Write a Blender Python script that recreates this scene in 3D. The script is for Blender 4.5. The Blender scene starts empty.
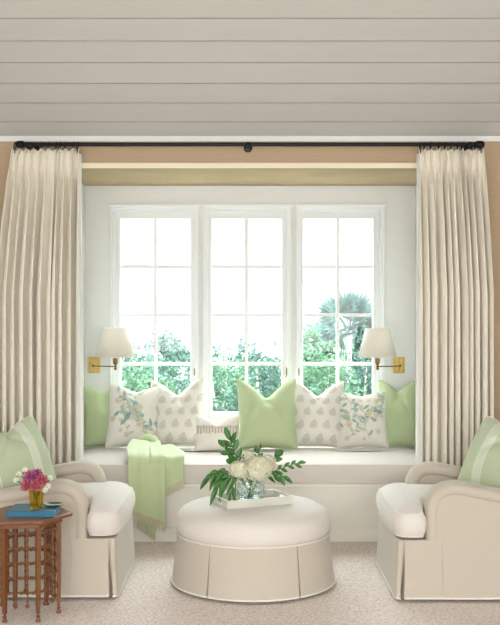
import bpy, math, random
import numpy as np
from mathutils import Vector, Matrix

random.seed(7)
rng = np.random.default_rng(7)
S = bpy.context.scene
C = S.collection
PI = math.pi

# ------------------------------------------------------------------ camera
cam_d = bpy.data.cameras.new('camera')
cam_d.sensor_fit = 'HORIZONTAL'
cam_d.sensor_width = 36
cam_d.lens = 72
cam_d.clip_end = 300
cam = bpy.data.objects.new('camera', cam_d)
cam.location = (0, 0, 1.45)
cam.rotation_euler = (PI / 2, 0, 0)
C.objects.link(cam)
S.camera = cam

# ------------------------------------------------------------------ world, sun, lamps, exposure
W = bpy.data.worlds.new('sky')
S.world = W
W.use_nodes = True
bg = W.node_tree.nodes['Background']
bg.inputs[0].default_value = (0.90, 0.96, 1.0, 1)
# hazy overcast sky: dim at the horizon, several times brighter overhead
_nt = W.node_tree
_tc = _nt.nodes.new('ShaderNodeTexCoord'); _sp = _nt.nodes.new('ShaderNodeSeparateXYZ'); _mr = _nt.nodes.new('ShaderNodeMapRange')
_mr.interpolation_type = 'SMOOTHSTEP'
_mr.inputs['From Min'].default_value = 0.12
_mr.inputs['From Max'].default_value = 0.55
_mr.inputs['To Min'].default_value = 1.0
_mr.inputs['To Max'].default_value = 15.0
_nt.links.new(_tc.outputs['Generated'], _sp.inputs[0]); _nt.links.new(_sp.outputs['Z'], _mr.inputs['Value'])
_nt.links.new(_mr.outputs[0], bg.inputs[1])

sun_d = bpy.data.lights.new('sun', 'SUN')
sun_d.energy = 2.0
sun_d.angle = math.radians(8)
sun_d.color = (1, 0.95, 0.86)
sun = bpy.data.objects.new('sun', sun_d)
sun.rotation_euler = (math.radians(42), 0, math.radians(-14))
C.objects.link(sun)

def area(name, loc, rot, sx, sy, power, col):
    d = bpy.data.lights.new(name, 'AREA')
    d.shape = 'RECTANGLE'
    d.spread = math.radians(130)
    d.size, d.size_y, d.energy, d.color = sx, sy, power, col
    o = bpy.data.objects.new(name, d)
    o.location, o.rotation_euler = loc, rot
    C.objects.link(o)
    return o
# added fill lamp behind the camera, standing in for daylight through the open rear
area('rear_fill', (0, -0.9, 1.9), (math.radians(74), 0, 0), 5.0, 2.2, 105, (1.0, 0.99, 0.97))

S.view_settings.view_transform = 'Standard'
S.view_settings.look = 'None'
S.view_settings.gamma = 1
S.view_settings.use_curve_mapping = False
S.view_settings.exposure = 0.40

# ------------------------------------------------------------------ helpers
def wloc(o):
    v = Vector((0, 0, 0))
    while o is not None:
        v += o.location
        o = o.parent
    return v

def tag(o, label=None, cat=None, group=None, kind=None):
    if label: o['label'] = label
    if cat: o['category'] = cat
    if group: o['group'] = group
    if kind: o['kind'] = kind
    return o

def thing(name, label, cat, loc=(0, 0, 0), group=None, rz=0):
    o = bpy.data.objects.new(name, None)
    o.empty_display_size = 0.05
    o.location = loc
    o.rotation_euler = (0, 0, rz)
    C.objects.link(o)
    return tag(o, label, cat, group)

class MB:
    def __init__(s):
        s.v = []; s.f = []; s.c = None; s.mi = []; s.cur = 0
    def add(s, vs, fs):
        n = len(s.v)
        s.v.extend([tuple(p) for p in vs])
        s.f.extend([tuple(i + n for i in f) for f in fs])
        s.mi.extend([s.cur] * len(fs))
        return s
    def box(s, x0, x1, y0, y1, z0, z1):
        vs = [(x, y, z) for x in (x0, x1) for y in (y0, y1) for z in (z0, z1)]
        return s.add(vs, [(0, 1, 3, 2), (4, 6, 7, 5), (0, 4, 5, 1), (2, 3, 7, 6), (0, 2, 6, 4), (1, 5, 7, 3)])
    def tube(s, pts, r, n=8, caps=True, closed=False, sq=None):
        pts = [Vector(p) for p in pts]
        m = len(pts)
        rr = r if hasattr(r, '__len__') else [r] * m
        rings = []
        up = None
        for i, p in enumerate(pts):
            if closed:
                t = (pts[(i + 1) % m] - pts[i - 1])
            else:
                t = pts[min(i + 1, m - 1)] - pts[max(i - 1, 0)]
            if t.length < 1e-9: t = Vector((0, 0, 1))
            t.normalize()
            if up is None:
                up = Vector((0, 0, 1)) if abs(t.z) < 0.9 else Vector((1, 0, 0))
            a = up - t * up.dot(t)
            if a.length < 1e-6: a = t.orthogonal()
            a.normalize()
            up = a
            b = t.cross(a)
            ring = []
            for k in range(n):
                th = 2 * PI * k / n
                ring.append(p + (a * math.cos(th) + b * math.sin(th)) * rr[i])
            rings.append(ring)
        vs = [q for ring in rings for q in ring]
        fs = []
        for i in range(m if closed else m - 1):
            j = (i + 1) % m
            for k in range(n):
                fs.append((i * n + k, i * n + (k + 1) % n, j * n + (k + 1) % n, j * n + k))
        if caps and not closed:
            fs.append(tuple(range(n))[::-1])
            fs.append(tuple((m - 1) * n + k for k in range(n)))
        return s.add(vs, fs)
    def lathe(s, prof, c=(0, 0, 0), n=32, capb=True, capt=True):
        vs = []
        for (r, z) in prof:
            for k in range(n):
                th = 2 * PI * k / n
                vs.append((c[0] + r * math.cos(th), c[1] + r * math.sin(th), c[2] + z))
        fs = []
        m = len(prof)
        for i in range(m - 1):
            for k in range(n):
                fs.append((i * n + k, i * n + (k + 1) % n, (i + 1) * n + (k + 1) % n, (i + 1) * n + k))
        if capb: fs.append(tuple(range(n))[::-1])
        if capt: fs.append(tuple((m - 1) * n + k for k in range(n)))
        return s.add(vs, fs)
    def ball(s, c, r, n=10, m=6, sz=1.0):
        prof = []
        for i in range(m + 1):
            a = -PI / 2 + PI * i / m
            prof.append((max(r * math.cos(a), 1e-4), r * sz * math.sin(a)))
        return s.lathe(prof, c, n)
    def prism(s, poly, z0, z1, axis='z'):
        n = len(poly)
        def P(a, b, c):
            return {'z': (a, b, c), 'y': (a, c, b), 'x': (c, a, b)}[axis]
        vs = [P(a, b, z0) for a, b in poly] + [P(a, b, z1) for a, b in poly]
        fs = [tuple(range(n))[::-1], tuple(range(n, 2 * n))]
        for i in range(n):
            j = (i + 1) % n
            fs.append((i, j, n + j, n + i))
        return s.add(vs, fs)
    def rings(s, rings, capb=True, capt=True):
        n = len(rings[0]); m = len(rings)
        vs = [q for r in rings for q in r]
        fs = []
        for i in range(m - 1):
            for k in range(n):
                fs.append((i * n + k, i * n + (k + 1) % n, (i + 1) * n + (k + 1) % n, (i + 1) * n + k))
        if capb: fs.append(tuple(range(n))[::-1])
        if capt: fs.append(tuple((m - 1) * n + k for k in range(n)))
        return s.add(vs, fs)
    def grid(s, rows):
        m = len(rows); n = len(rows[0])
        vs = [q for r in rows for q in r]
        fs = [(i * n + k, i * n + k + 1, (i + 1) * n + k + 1, (i + 1) * n + k) for i in range(m - 1) for k in range(n - 1)]
        return s.add(vs, fs)
    def build(s, name, mat, parent=None, smooth=True, origin=None, bevel=0, subsurf=0, solid=0, colors=None):
        off = wloc(parent) if parent is not None else Vector(origin or (0, 0, 0))
        vs = np.array([tuple(p) for p in s.v], dtype=float) - np.array(off)
        me = bpy.data.meshes.new(name)
        me.from_pydata(vs.tolist(), [], s.f)
        mats = mat if isinstance(mat, (list, tuple)) else [mat]
        for mm in mats: me.materials.append(mm)
        if len(mats) > 1:
            me.polygons.foreach_set('material_index', s.mi)
        # consistent outward normals
        import bmesh
        bm = bmesh.new(); bm.from_mesh(me)
        bmesh.ops.recalc_face_normals(bm, faces=bm.faces)
        bm.to_mesh(me); bm.free()
        if colors is not None:
            at = me.color_attributes.new('pattern', 'FLOAT_COLOR', 'POINT')
            at.data.foreach_set('color', np.asarray(colors, dtype=np.float32).ravel())
        if smooth:
            me.polygons.foreach_set('use_smooth', [True] * len(me.polygons))
            try: me.set_sharp_from_angle(angle=math.radians(42))
            except Exception: pass
        me.update()
        o = bpy.data.objects.new(name, me)
        C.objects.link(o)
        if parent is not None: o.parent = parent
        else: o.location = off
        if bevel:
            b = o.modifiers.new('bevel', 'BEVEL'); b.width = bevel; b.segments = 3; b.limit_method = 'ANGLE'
        if solid:
            b = o.modifiers.new('solid', 'SOLIDIFY'); b.thickness = solid; b.offset = 0
        if subsurf:
            b = o.modifiers.new('sub', 'SUBSURF'); b.levels = subsurf; b.render_levels = subsurf
        return o

def copy_tree(o, parent=None):
    c = o.copy()
    C.objects.link(c)
    if parent is not None: c.parent = parent
    for ch in [q for q in o.children]:
        copy_tree(ch, c)
    return c

def lerp(a, b, t): return a + (b - a) * t
def interp(x, xs, ys): return float(np.interp(x, xs, ys))
def srgb(r, g, b):
    def f(c):
        c /= 255.0
        return c / 12.92 if c <= 0.04045 else ((c + 0.055) / 1.055) ** 2.4
    return (f(r), f(g), f(b), 1)

# ------------------------------------------------------------------ materials
MATS = {}
def mat(name, col, rough=0.6, metal=0, spec=0.3):
    if name in MATS: return MATS[name]
    m = bpy.data.materials.new(name); m.use_nodes = True
    b = m.node_tree.nodes['Principled BSDF']
    b.inputs['Base Color'].default_value = col
    b.inputs['Roughness'].default_value = rough
    b.inputs['Metallic'].default_value = metal
    b.inputs['Specular IOR Level'].default_value = spec
    MATS[name] = m
    return m
def N(m, typ, **kw):
    n = m.node_tree.nodes.new(typ)
    for k, v in kw.items(): setattr(n, k, v)
    return n
def L(m, a, b): m.node_tree.links.new(a, b)

def noisy(name, col, col2, scale=(40, 40, 40), rough=0.8, bump=0.2, dist=0.002, metal=0, spec=0.2, detail=4, sheen=0):
    """base colour wandering between two close tones + matching bump"""
    m = mat(name, col, rough, metal, spec)
    b = m.node_tree.nodes['Principled BSDF']
    tc = N(m, 'ShaderNodeTexCoord'); mp = N(m, 'ShaderNodeMapping')
    mp.inputs['Scale'].default_value = scale
    no = N(m, 'ShaderNodeTexNoise'); no.inputs['Scale'].default_value = 1; no.inputs['Detail'].default_value = detail
    mx = N(m, 'ShaderNodeMix', data_type='RGBA')
    mx.inputs['A'].default_value = col; mx.inputs['B'].default_value = col2
    L(m, tc.outputs['Object'], mp.inputs[0]); L(m, mp.outputs[0], no.inputs['Vector'])
    L(m, no.outputs['Fac'], mx.inputs['Factor']); L(m, mx.outputs['Result'], b.inputs['Base Color'])
    bp = N(m, 'ShaderNodeBump'); bp.inputs['Strength'].default_value = bump; bp.inputs['Distance'].default_value = dist
    L(m, no.outputs['Fac'], bp.inputs['Height']); L(m, bp.outputs[0], b.inputs['Normal'])
    if sheen:
        b.inputs['Sheen Weight'].default_value = sheen
    return m

def weave(name, col, col2, scale=260, rough=0.85, bump=0.3, pattern=False, sheen=0.15):
    """linen: fine crossing threads over slow tone variation"""
    m = mat(name, col, rough, 0, 0.15)
    b = m.node_tree.nodes['Principled BSDF']
    b.inputs['Sheen Weight'].default_value = sheen
    tc = N(m, 'ShaderNodeTexCoord')
    outs = []
    for sc in ((scale, scale * 0.12, scale * 0.12), (scale * 0.12, scale * 0.12, scale)):
        mp = N(m, 'ShaderNodeMapping'); mp.inputs['Scale'].default_value = sc
        no = N(m, 'ShaderNodeTexNoise'); no.inputs['Scale'].default_value = 1; no.inputs['Detail'].default_value = 2
        L(m, tc.outputs['Object'], mp.inputs[0]); L(m, mp.outputs[0], no.inputs['Vector'])
        outs.append(no.outputs['Fac'])
    ad = N(m, 'ShaderNodeMath', operation='ADD'); L(m, outs[0], ad.inputs[0]); L(m, outs[1], ad.inputs[1])
    hf = N(m, 'ShaderNodeMath', operation='MULTIPLY'); hf.inputs[1].default_value = 0.5; L(m, ad.outputs[0], hf.inputs[0])
    mx = N(m, 'ShaderNodeMix', data_type='RGBA')
    if pattern:
        at = N(m, 'ShaderNodeAttribute', attribute_name='pattern')
        dk = N(m, 'ShaderNodeMix', data_type='RGBA', blend_type='MULTIPLY')
        dk.inputs['Factor'].default_value = 1
        L(m, at.outputs['Color'], dk.inputs['A']); dk.inputs['B'].default_value = (0.86, 0.86, 0.86, 1)
        L(m, at.outputs['Color'], mx.inputs['A']); L(m, dk.outputs['Result'], mx.inputs['B'])
    else:
        mx.inputs['A'].default_value = col; mx.inputs['B'].default_value = col2
    L(m, hf.outputs[0], mx.inputs['Factor']); L(m, mx.outputs['Result'], b.inputs['Base Color'])
    bp = N(m, 'ShaderNodeBump'); bp.inputs['Strength'].default_value = bump; bp.inputs['Distance'].default_value = 0.001
    L(m, hf.outputs[0], bp.inputs['Height']); L(m, bp.outputs[0], b.inputs['Normal'])
    return m

M_ceiling = noisy('painted_ceiling_board', srgb(197, 194, 188), srgb(191, 188, 182), (3, 40, 40), 0.55, 0.05)
M_white = noisy('white_paint', srgb(238, 240, 240), srgb(233, 235, 235), (8, 8, 8), 0.45, 0.03)
M_alcove = noisy('alcove_white_paint', srgb(236, 237, 234), srgb(230, 231, 228), (2, 2, 60), 0.55, 0.06)
M_seatpaint = noisy('window_seat_paint', srgb(240, 236, 226), srgb(235, 231, 221), (8, 8, 8), 0.45, 0.03)
M_cream = mat('cream_paint', srgb(240, 228, 205), 0.5)
M_grass = noisy('tan_grasscloth', srgb(192, 169, 140), srgb(176, 152, 124), (4, 4, 260), 0.85, 0.3, 0.001)
M_black = mat('black_iron', (0.012, 0.012, 0.013, 1), 0.4, 0.6, 0.5)
M_brass = noisy('antique_brass', srgb(232, 204, 134), srgb(206, 172, 98), (60, 60, 60), 0.3, 0.05, 0.001, 1.0, 0.5)
M_bronze = noisy('dark_brass', srgb(150, 122, 72), srgb(120, 96, 55), (60, 60, 60), 0.35, 0.05, 0.001, 1.0, 0.5)
M_linen = weave('shaded_oatmeal_linen', srgb(200, 190, 176), srgb(185, 175, 160))  # side shade put into the colour; the cushions keep the paler linen
M_linen_c = weave('bench_linen', srgb(222, 216, 208), srgb(210, 203, 194))
M_pipe = mat('linen_piping', srgb(226, 218, 208), 0.8)
M_hem = mat('pale_hem', srgb(236, 230, 220), 0.8)
M_green = weave('apple_green_linen', srgb(190, 203, 162), srgb(178, 192, 150))
M_greenpipe = mat('green_piping', srgb(190, 208, 166), 0.8)
M_pattern = weave('printed_linen', (1, 1, 1, 1), (1, 1, 1, 1), pattern=True)
M_creampipe = mat('cream_piping', srgb(232, 226, 214), 0.8)
M_throw = weave('green_throw_wool', srgb(198, 210, 168), srgb(184, 196, 152), 180, 0.9, 0.5, sheen=0.3)
M_fringe = mat('throw_fringe', srgb(212, 204, 180), 0.9)
M_wood = noisy('turned_walnut', srgb(134, 84, 44), srgb(92, 53, 26), (30, 30, 4), 0.35, 0.1, 0.001, 0, 0.5)
M_traypaint = mat('tray_lacquer', srgb(208, 206, 194), 0.35)
M_blue = noisy('blue_cloth_cover', srgb(24, 106, 136), srgb(18, 92, 122), (90, 90, 90), 0.35, 0.1, 0.001, 0, 0.5)
M_pages = mat('page_block', srgb(225, 215, 190), 0.8)
M_hydr = noisy('hydrangea_petal', srgb(244, 241, 222), srgb(228, 226, 196), (80, 80, 80), 0.7, 0.1)
M_leaf = noisy('glossy_leaf', srgb(74, 132, 56), srgb(42, 94, 38), (40, 40, 40), 0.4, 0.1, 0.001, 0, 0.5)
M_stem = mat('green_stem', srgb(90, 130, 60), 0.6)
M_pink = noisy('pink_petal', srgb(208, 112, 148), srgb(176, 92, 160), (60, 60, 60), 0.6, 0.1)
M_rose = noisy('rose_petal', srgb(218, 132, 140), srgb(190, 96, 110), (60, 60, 60), 0.6, 0.1)
M_whitepetal = mat('white_petal', srgb(235, 236, 215), 0.7)
M_dish = mat('dish_glaze', srgb(90, 100, 84), 0.3)
M_tusk = mat('tree_bark', srgb(190, 182, 168), 0.9)

# curtain: linen with soft vertical tonal stripes + some light passing through
def curtain_mat():
    m = weave('curtain_linen', srgb(250, 244, 231), srgb(242, 234, 216), 200, 0.9, 0.2)
    nt = m.node_tree
    b = nt.nodes['Principled BSDF']
    out = [n for n in nt.nodes if n.type == 'OUTPUT_MATERIAL'][0]
    tr = N(m, 'ShaderNodeBsdfTranslucent'); tr.inputs[0].default_value = srgb(240, 228, 200)
    mx = N(m, 'ShaderNodeMixShader'); mx.inputs[0].default_value = 0.10
    L(m, b.outputs[0], mx.inputs[1]); L(m, tr.outputs[0], mx.inputs[2]); L(m, mx.outputs[0], out.inputs[0])
    return m
M_curtain = curtain_mat()

M_lining = weave('curtain_lining', srgb(244, 244, 240), srgb(234, 234, 230), 200)
def shade_mat():
    m = weave('shade_linen', srgb(240, 234, 226), srgb(232, 226, 218), 300, 0.8, 0.1)
    out = [n for n in m.node_tree.nodes if n.type == 'OUTPUT_MATERIAL'][0]
    b = m.node_tree.nodes['Principled BSDF']
    tr = N(m, 'ShaderNodeBsdfTranslucent'); tr.inputs[0].default_value = srgb(245, 238, 228)
    mx = N(m, 'ShaderNodeMixShader'); mx.inputs[0].default_value = 0.4
    L(m, b.outputs[0], mx.inputs[1]); L(m, tr.outputs[0], mx.inputs[2]); L(m, mx.outputs[0], out.inputs[0])
    return m
M_shade = shade_mat()

def pane_mat():
    m = bpy.data.materials.new('window_glass'); m.use_nodes = True
    nt = m.node_tree; nt.nodes.clear()
    out = N(m, 'ShaderNodeOutputMaterial'); t = N(m, 'ShaderNodeBsdfTransparent'); g = N(m, 'ShaderNodeBsdfGlossy')
    t.inputs[0].default_value = (0.95, 0.985, 0.975, 1)
    g.inputs['Roughness'].default_value = 0.02
    mx = N(m, 'ShaderNodeMixShader'); mx.inputs[0].default_value = 0.02
    L(m, t.outputs[0], mx.inputs[1]); L(m, g.outputs[0], mx.inputs[2]); L(m, mx.outputs[0], out.inputs[0])
    return m
M_pane = pane_mat()

def glass_mat(name, col, mix=0.45):
    m = bpy.data.materials.new(name); m.use_nodes = True
    nt = m.node_tree; nt.nodes.clear()
    out = N(m, 'ShaderNodeOutputMaterial'); t = N(m, 'ShaderNodeBsdfTransparent'); g = N(m, 'ShaderNodeBsdfGlass')
    t.inputs[0].default_value = col; g.inputs['Color'].default_value = col
    g.inputs['Roughness'].default_value = 0.03; g.inputs['IOR'].default_value = 1.45
    mx = N(m, 'ShaderNodeMixShader'); mx.inputs[0].default_value = mix
    L(m, g.outputs[0], mx.inputs[1]); L(m, t.outputs[0], mx.inputs[2]); L(m, mx.outputs[0], out.inputs[0])
    return m
M_glass = glass_mat('cut_glass', (0.97, 0.99, 0.99, 1), 0.66)
M_amber = glass_mat('amber_glass', srgb(248, 236, 186), 0.66)

def carpet_mat():
    m = mat('looped_wool_carpet', srgb(206, 190, 174), 0.95, 0, 0.1)
    b = m.node_tree.nodes['Principled BSDF']
    tc = N(m, 'ShaderNodeTexCoord')
    mp = N(m, 'ShaderNodeMapping'); mp.inputs['Rotation'].default_value = (0, 0, math.radians(45)); mp.inputs['Scale'].default_value = (58, 58, 58)
    vo = N(m, 'ShaderNodeTexVoronoi'); vo.inputs['Scale'].default_value = 1; vo.inputs['Randomness'].default_value = 0.35
    no = N(m, 'ShaderNodeTexNoise'); no.inputs['Scale'].default_value = 5; no.inputs['Detail'].default_value = 5
    L(m, tc.outputs['Object'], mp.inputs[0]); L(m, mp.outputs[0], vo.inputs['Vector']); L(m, tc.outputs['Object'], no.inputs['Vector'])
    r = N(m, 'ShaderNodeValToRGB')
    r.color_ramp.elements[0].position = 0.15; r.color_ramp.elements[0].color = srgb(250, 241, 234)
    r.color_ramp.elements[1].position = 0.75; r.color_ramp.elements[1].color = srgb(192, 176, 165)
    L(m, vo.outputs['Distance'], r.inputs[0])
    mx = N(m, 'ShaderNodeMix', data_type='RGBA', blend_type='MULTIPLY'); mx.inputs['Factor'].default_value = 0.25
    L(m, r.outputs[0], mx.inputs['A']); L(m, no.outputs['Color'], mx.inputs['B'])
    mx2 = N(m, 'ShaderNodeMix', data_type='RGBA'); mx2.inputs['Factor'].default_value = 0.12; mx2.inputs['B'].default_value = srgb(215, 200, 186)
    L(m, r.outputs[0], mx2.inputs['A']); L(m, mx2.outputs['Result'], b.inputs['Base Color'])
    bp = N(m, 'ShaderNodeBump'); bp.inputs['Strength'].default_value = 0.5; bp.inputs['Distance'].default_value = 0.003; bp.invert = True
    L(m, vo.outputs['Distance'], bp.inputs['Height']); L(m, bp.outputs[0], b.inputs['Normal'])
    return m
M_carpet = carpet_mat()

def foliage_mat(name, a, b_, tl=0.4):
    m = mat(name, a, 0.6)
    nt = m.node_tree; b = nt.nodes['Principled BSDF']
    g = N(m, 'ShaderNodeNewGeometry')
    mx = N(m, 'ShaderNodeMix', data_type='RGBA'); mx.inputs['A'].default_value = a; mx.inputs['B'].default_value = b_
    L(m, g.outputs['Random Per Island'], mx.inputs['Factor']); L(m, mx.outputs['Result'], b.inputs['Base Color'])
    tr = N(m, 'ShaderNodeBsdfTranslucent'); L(m, mx.outputs['Result'], tr.inputs[0])
    out = [n for n in nt.nodes if n.type == 'OUTPUT_MATERIAL'][0]
    ms = N(m, 'ShaderNodeMixShader'); ms.inputs[0].default_value = tl
    L(m, b.outputs[0], ms.inputs[1]); L(m, tr.outputs[0], ms.inputs[2]); L(m, ms.outputs[0], out.inputs[0])
    return m

M_hydr = foliage_mat('hydrangea_petals', srgb(250, 247, 230), srgb(220, 218, 184), 0.2)
M_pink = foliage_mat('pink_petals', srgb(222, 130, 165), srgb(160, 70, 140), 0.2)
M_rose = foliage_mat('rose_petals', srgb(232, 150, 158), srgb(180, 76, 96), 0.2)

# ------------------------------------------------------------------ the room
FY = 6.33      # room face of the window wall
BY = 7.20      # back of the window alcove
AX = 1.188     # half width of the alcove
AZ = 2.363     # underside of its header
CZ = 2.56      # where the sloping ceiling meets the wall
RX = 3.1

def struct(name, mb, m, **kw):
    o = mb.build(name, m, **kw); o['kind'] = 'structure'; return o

struct('floor', MB().box(-RX, RX, -1.5, BY + 0.2, -0.12, 0), M_carpet, smooth=False)
w = MB()
w.box(-RX, -AX, FY, FY + 0.15, 0, CZ + 0.1)
w.box(AX, RX, FY, FY + 0.15, 0, CZ + 0.1)
w.box(-AX, AX, FY, FY + 0.15, AZ, CZ + 0.1)
struct('wall_back', w, M_grass, smooth=False)
struct('trim_1', MB().box(-AX - 0.02, AX + 0.02, FY - 0.015, FY + 0.0, AZ, AZ + 0.032), M_cream, smooth=False)
struct('trim_2', MB().box(-RX, RX, FY - 0.02, FY, 2.530, 2.565), M_alcove, smooth=False)
struct('ceiling_alcove', MB().box(-AX - 0.05, AX + 0.05, FY + 0.15, BY + 0.2, AZ, AZ + 0.05).box(-AX, AX, FY + 0.0, FY + 0.15, AZ - 0.002, AZ), M_grass, smooth=False)
struct('wall_alcove_left', MB().box(-AX - 0.08, -AX, FY + 0.002, BY, 0, AZ), M_alcove, smooth=False)
struct('wall_alcove_right', MB().box(AX, AX + 0.08, FY + 0.002, BY, 0, AZ), M_alcove, smooth=False)
struct('wall_left', MB().box(-RX - 0.12, -RX, -1.5, FY + 0.15, 0, 4.8), M_white, smooth=False)
struct('wall_right', MB().box(RX, RX + 0.12, -1.5, FY + 0.15, 0, 4.8), M_white, smooth=False)
bb = MB()
for a, b in ((-RX, -AX - 0.0), (AX + 0.0, RX)):
    bb.box(a, b, FY - 0.018, FY, 0, 0.14).box(a, b, FY - 0.012, FY, 0.14, 0.16)
struct('baseboard_back', bb, M_white, smooth=False, bevel=0.003)

# sloping plank ceiling rising toward the room, then falling behind the ridge
al = math.radians(32)
def slope_pt(x, t, d, sgn=1):
    # t along the slope, d above it
    if sgn > 0:
        return (x, FY - t * math.cos(al) + d * math.sin(al), CZ - 0.0 + t * math.sin(al) + d * math.cos(al))
pl = MB()
t = 0.0
edges = [0.0] + [0.14 + 0.165 * k for k in range(0, 25)]
for a, b in zip(edges[:-1], edges[1:]):
    q = []
    for x in (-RX - 0.1, RX + 0.1):
        for (tt, d) in ((a + 0.0042, 0.0), (b - 0.0042, 0.0), (b - 0.0042, 0.018), (a + 0.0042, 0.018)):
            q.append(slope_pt(x, tt, d))
    pl.add(q, [(0, 1, 2, 3), (7, 6, 5, 4), (0, 4, 5, 1), (1, 5, 6, 2), (2, 6, 7, 3), (3, 7, 4, 0)])
T = edges[-1]
q = []
for x in (-RX - 0.1, RX + 0.1):
    for (tt, d) in ((-0.4, 0.02), (T, 0.02), (T, 0.1), (-0.4, 0.1)):
        q.append(slope_pt(x, tt, d))
pl.add(q, [(0, 1, 2, 3), (7, 6, 5, 4), (0, 4, 5, 1), (1, 5, 6, 2), (2, 6, 7, 3), (3, 7, 4, 0)])
ry, rz = slope_pt(0, T, 0)[1:]
q = []
for x in (-RX - 0.1, RX + 0.1):
    for (yy, zz) in ((ry, rz), (-1.6, rz - (ry + 1.6) * math.tan(al)), (-1.6, rz - (ry + 1.6) * math.tan(al) + 0.1), (ry, rz + 0.12)):
        q.append((x, yy, zz))
pl.add(q, [(0, 1, 2, 3), (7, 6, 5, 4), (0, 4, 5, 1), (1, 5, 6, 2), (2, 6, 7, 3), (3, 7, 4, 0)])
struct('ceiling', pl, M_ceiling, smooth=False)

# alcove back wall with three window openings
def px2x(px, y): return (px - 250) * y / 1000.0
def py2z(py, y): return 1.45 - (py - 312.5) * y / 1000.0
wins = [(110, 199), (203, 291.5), (296, 384.5)]          # outer edge of each casing, in the wall plane
glass = [(121, 190.5), (212, 281.5), (303, 372.5)]
ZT, ZB = py2z(206, BY), py2z(424, BY)
gz = [py2z(v, BY + 0.03) for v in (219, 266.7, 315, 364, 412)]
aw = MB()
xs = [-AX - 0.08] + [v for a, b in wins for v in (px2x(a, BY) + 0.03, px2x(b, BY) - 0.03)] + [AX + 0.08]
aw.box(xs[0], xs[-1], BY, BY + 0.14, ZT - 0.03, AZ + 0.05)
aw.box(xs[0], xs[-1], BY, BY + 0.14, 0, ZB + 0.03)
for k in range(0, len(xs), 2):
    aw.box(xs[k], xs[k + 1], BY, BY + 0.14, ZB + 0.03, ZT - 0.03)
struct('wall_alcove_back', aw, M_alcove, smooth=False)

for k in range(3):
    a, b = px2x(wins[k][0], BY), px2x(wins[k][1], BY)
    ga, gb = px2x(glass[k][0], BY + 0.03), px2x(glass[k][1], BY + 0.03)
    root = bpy.data.objects.new('window_%d' % (k + 1), None); root.location = ((a + b) / 2, BY, ZB); C.objects.link(root)
    root['kind'] = 'structure'
    def ringframe(m, x0, x1, z0, z1, wd, y0, y1):
        m.box(x0, x0 + wd, y0, y1, z0, z1); m.box(x1 - wd, x1, y0, y1, z0, z1)
        m.box(x0 + wd, x1 - wd, y0, y1, z1 - wd, z1); m.box(x0 + wd, x1 - wd, y0, y1, z0, z0 + wd)
    m = MB()
    ringframe(m, a, b, ZB, ZT, 0.014, BY - 0.028, BY + 0.01)
    ringframe(m, a + 0.014, b - 0.014, ZB + 0.014, ZT - 0.014, 0.022, BY - 0.014, BY + 0.02)
    m.box(a - 0.006, b + 0.006, BY - 0.034, BY, ZT - 0.004, ZT + 0.012)
    m.build('casing', M_white, root, smooth=False, bevel=0.002)
    m = MB()
    # sash fills from casing to the glass
    x0, x1, z0, z1 = a + 0.03, b - 0.03, ZB + 0.03, ZT - 0.03
    m.box(x0, ga, BY + 0.012, BY + 0.06, z0, z1); m.box(gb, x1, BY + 0.012, BY + 0.06, z0, z1)
    m.box(ga, gb, BY + 0.012, BY + 0.06, gz[0], z1); m.box(ga, gb, BY + 0.012, BY + 0.06, z0, gz[4])
    ringframe(m, ga - 0.012, gb + 0.012, gz[4] - 0.012, gz[0] + 0.012, 0.008, BY + 0.004, BY + 0.014)
    m.build('sash', M_white, root, smooth=False, bevel=0.002)
    m = MB()
    xc = px2x((155.7, 246.5, 337.6)[k], BY + 0.03)
    mw = 0.0115
    m.box(xc - mw, xc + mw, BY + 0.014, BY + 0.05, gz[4], gz[0])
    for zz in gz[1:4]:
        m.box(ga, xc - mw, BY + 0.0155, BY + 0.0485, zz - mw, zz + mw)
        m.box(xc + mw, gb, BY + 0.0155, BY + 0.0485, zz - mw, zz + mw)
    m.build('muntin_grid', M_white, root, smooth=False, bevel=0.002)
    MB().box(ga - 0.003, gb + 0.003, BY + 0.031, BY + 0.034, gz[4] - 0.003, gz[0] + 0.003).build('pane', M_pane, root, smooth=False)
    if k < 3:
        m = MB(); hx = (gb + b) / 2 if k != 2 else (ga + a) / 2 - 0.006
        m.box(hx - 0.005, hx + 0.005, BY - 0.002, BY + 0.004, 0.98, 1.06)
        m.tube([(hx, BY, 1.0), (hx, BY - 0.02, 1.0), (hx, BY - 0.026, 1.05)], 0.004, 6)
        m.build('latch', M_bronze, root)

# ------------------------------------------------------------------ outdoors
MG = [foliage_mat('pale_sage_leaves', srgb(74, 98, 88), srgb(48, 74, 64)),
      foliage_mat('fresh_green_leaves', srgb(90, 120, 92), srgb(54, 86, 64)),
      foliage_mat('blue_green_leaves', srgb(66, 94, 88), srgb(40, 66, 62))]
M_lawn = noisy('lawn', srgb(128, 132, 112), srgb(108, 112, 94), (3, 3, 3), 0.9, 0.3)
GZ = -3.0
g = MB().box(-60, 60, 7.6, 120, GZ - 0.1, GZ).build('garden_ground', M_lawn, smooth=False); g['kind'] = 'structure'

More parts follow.
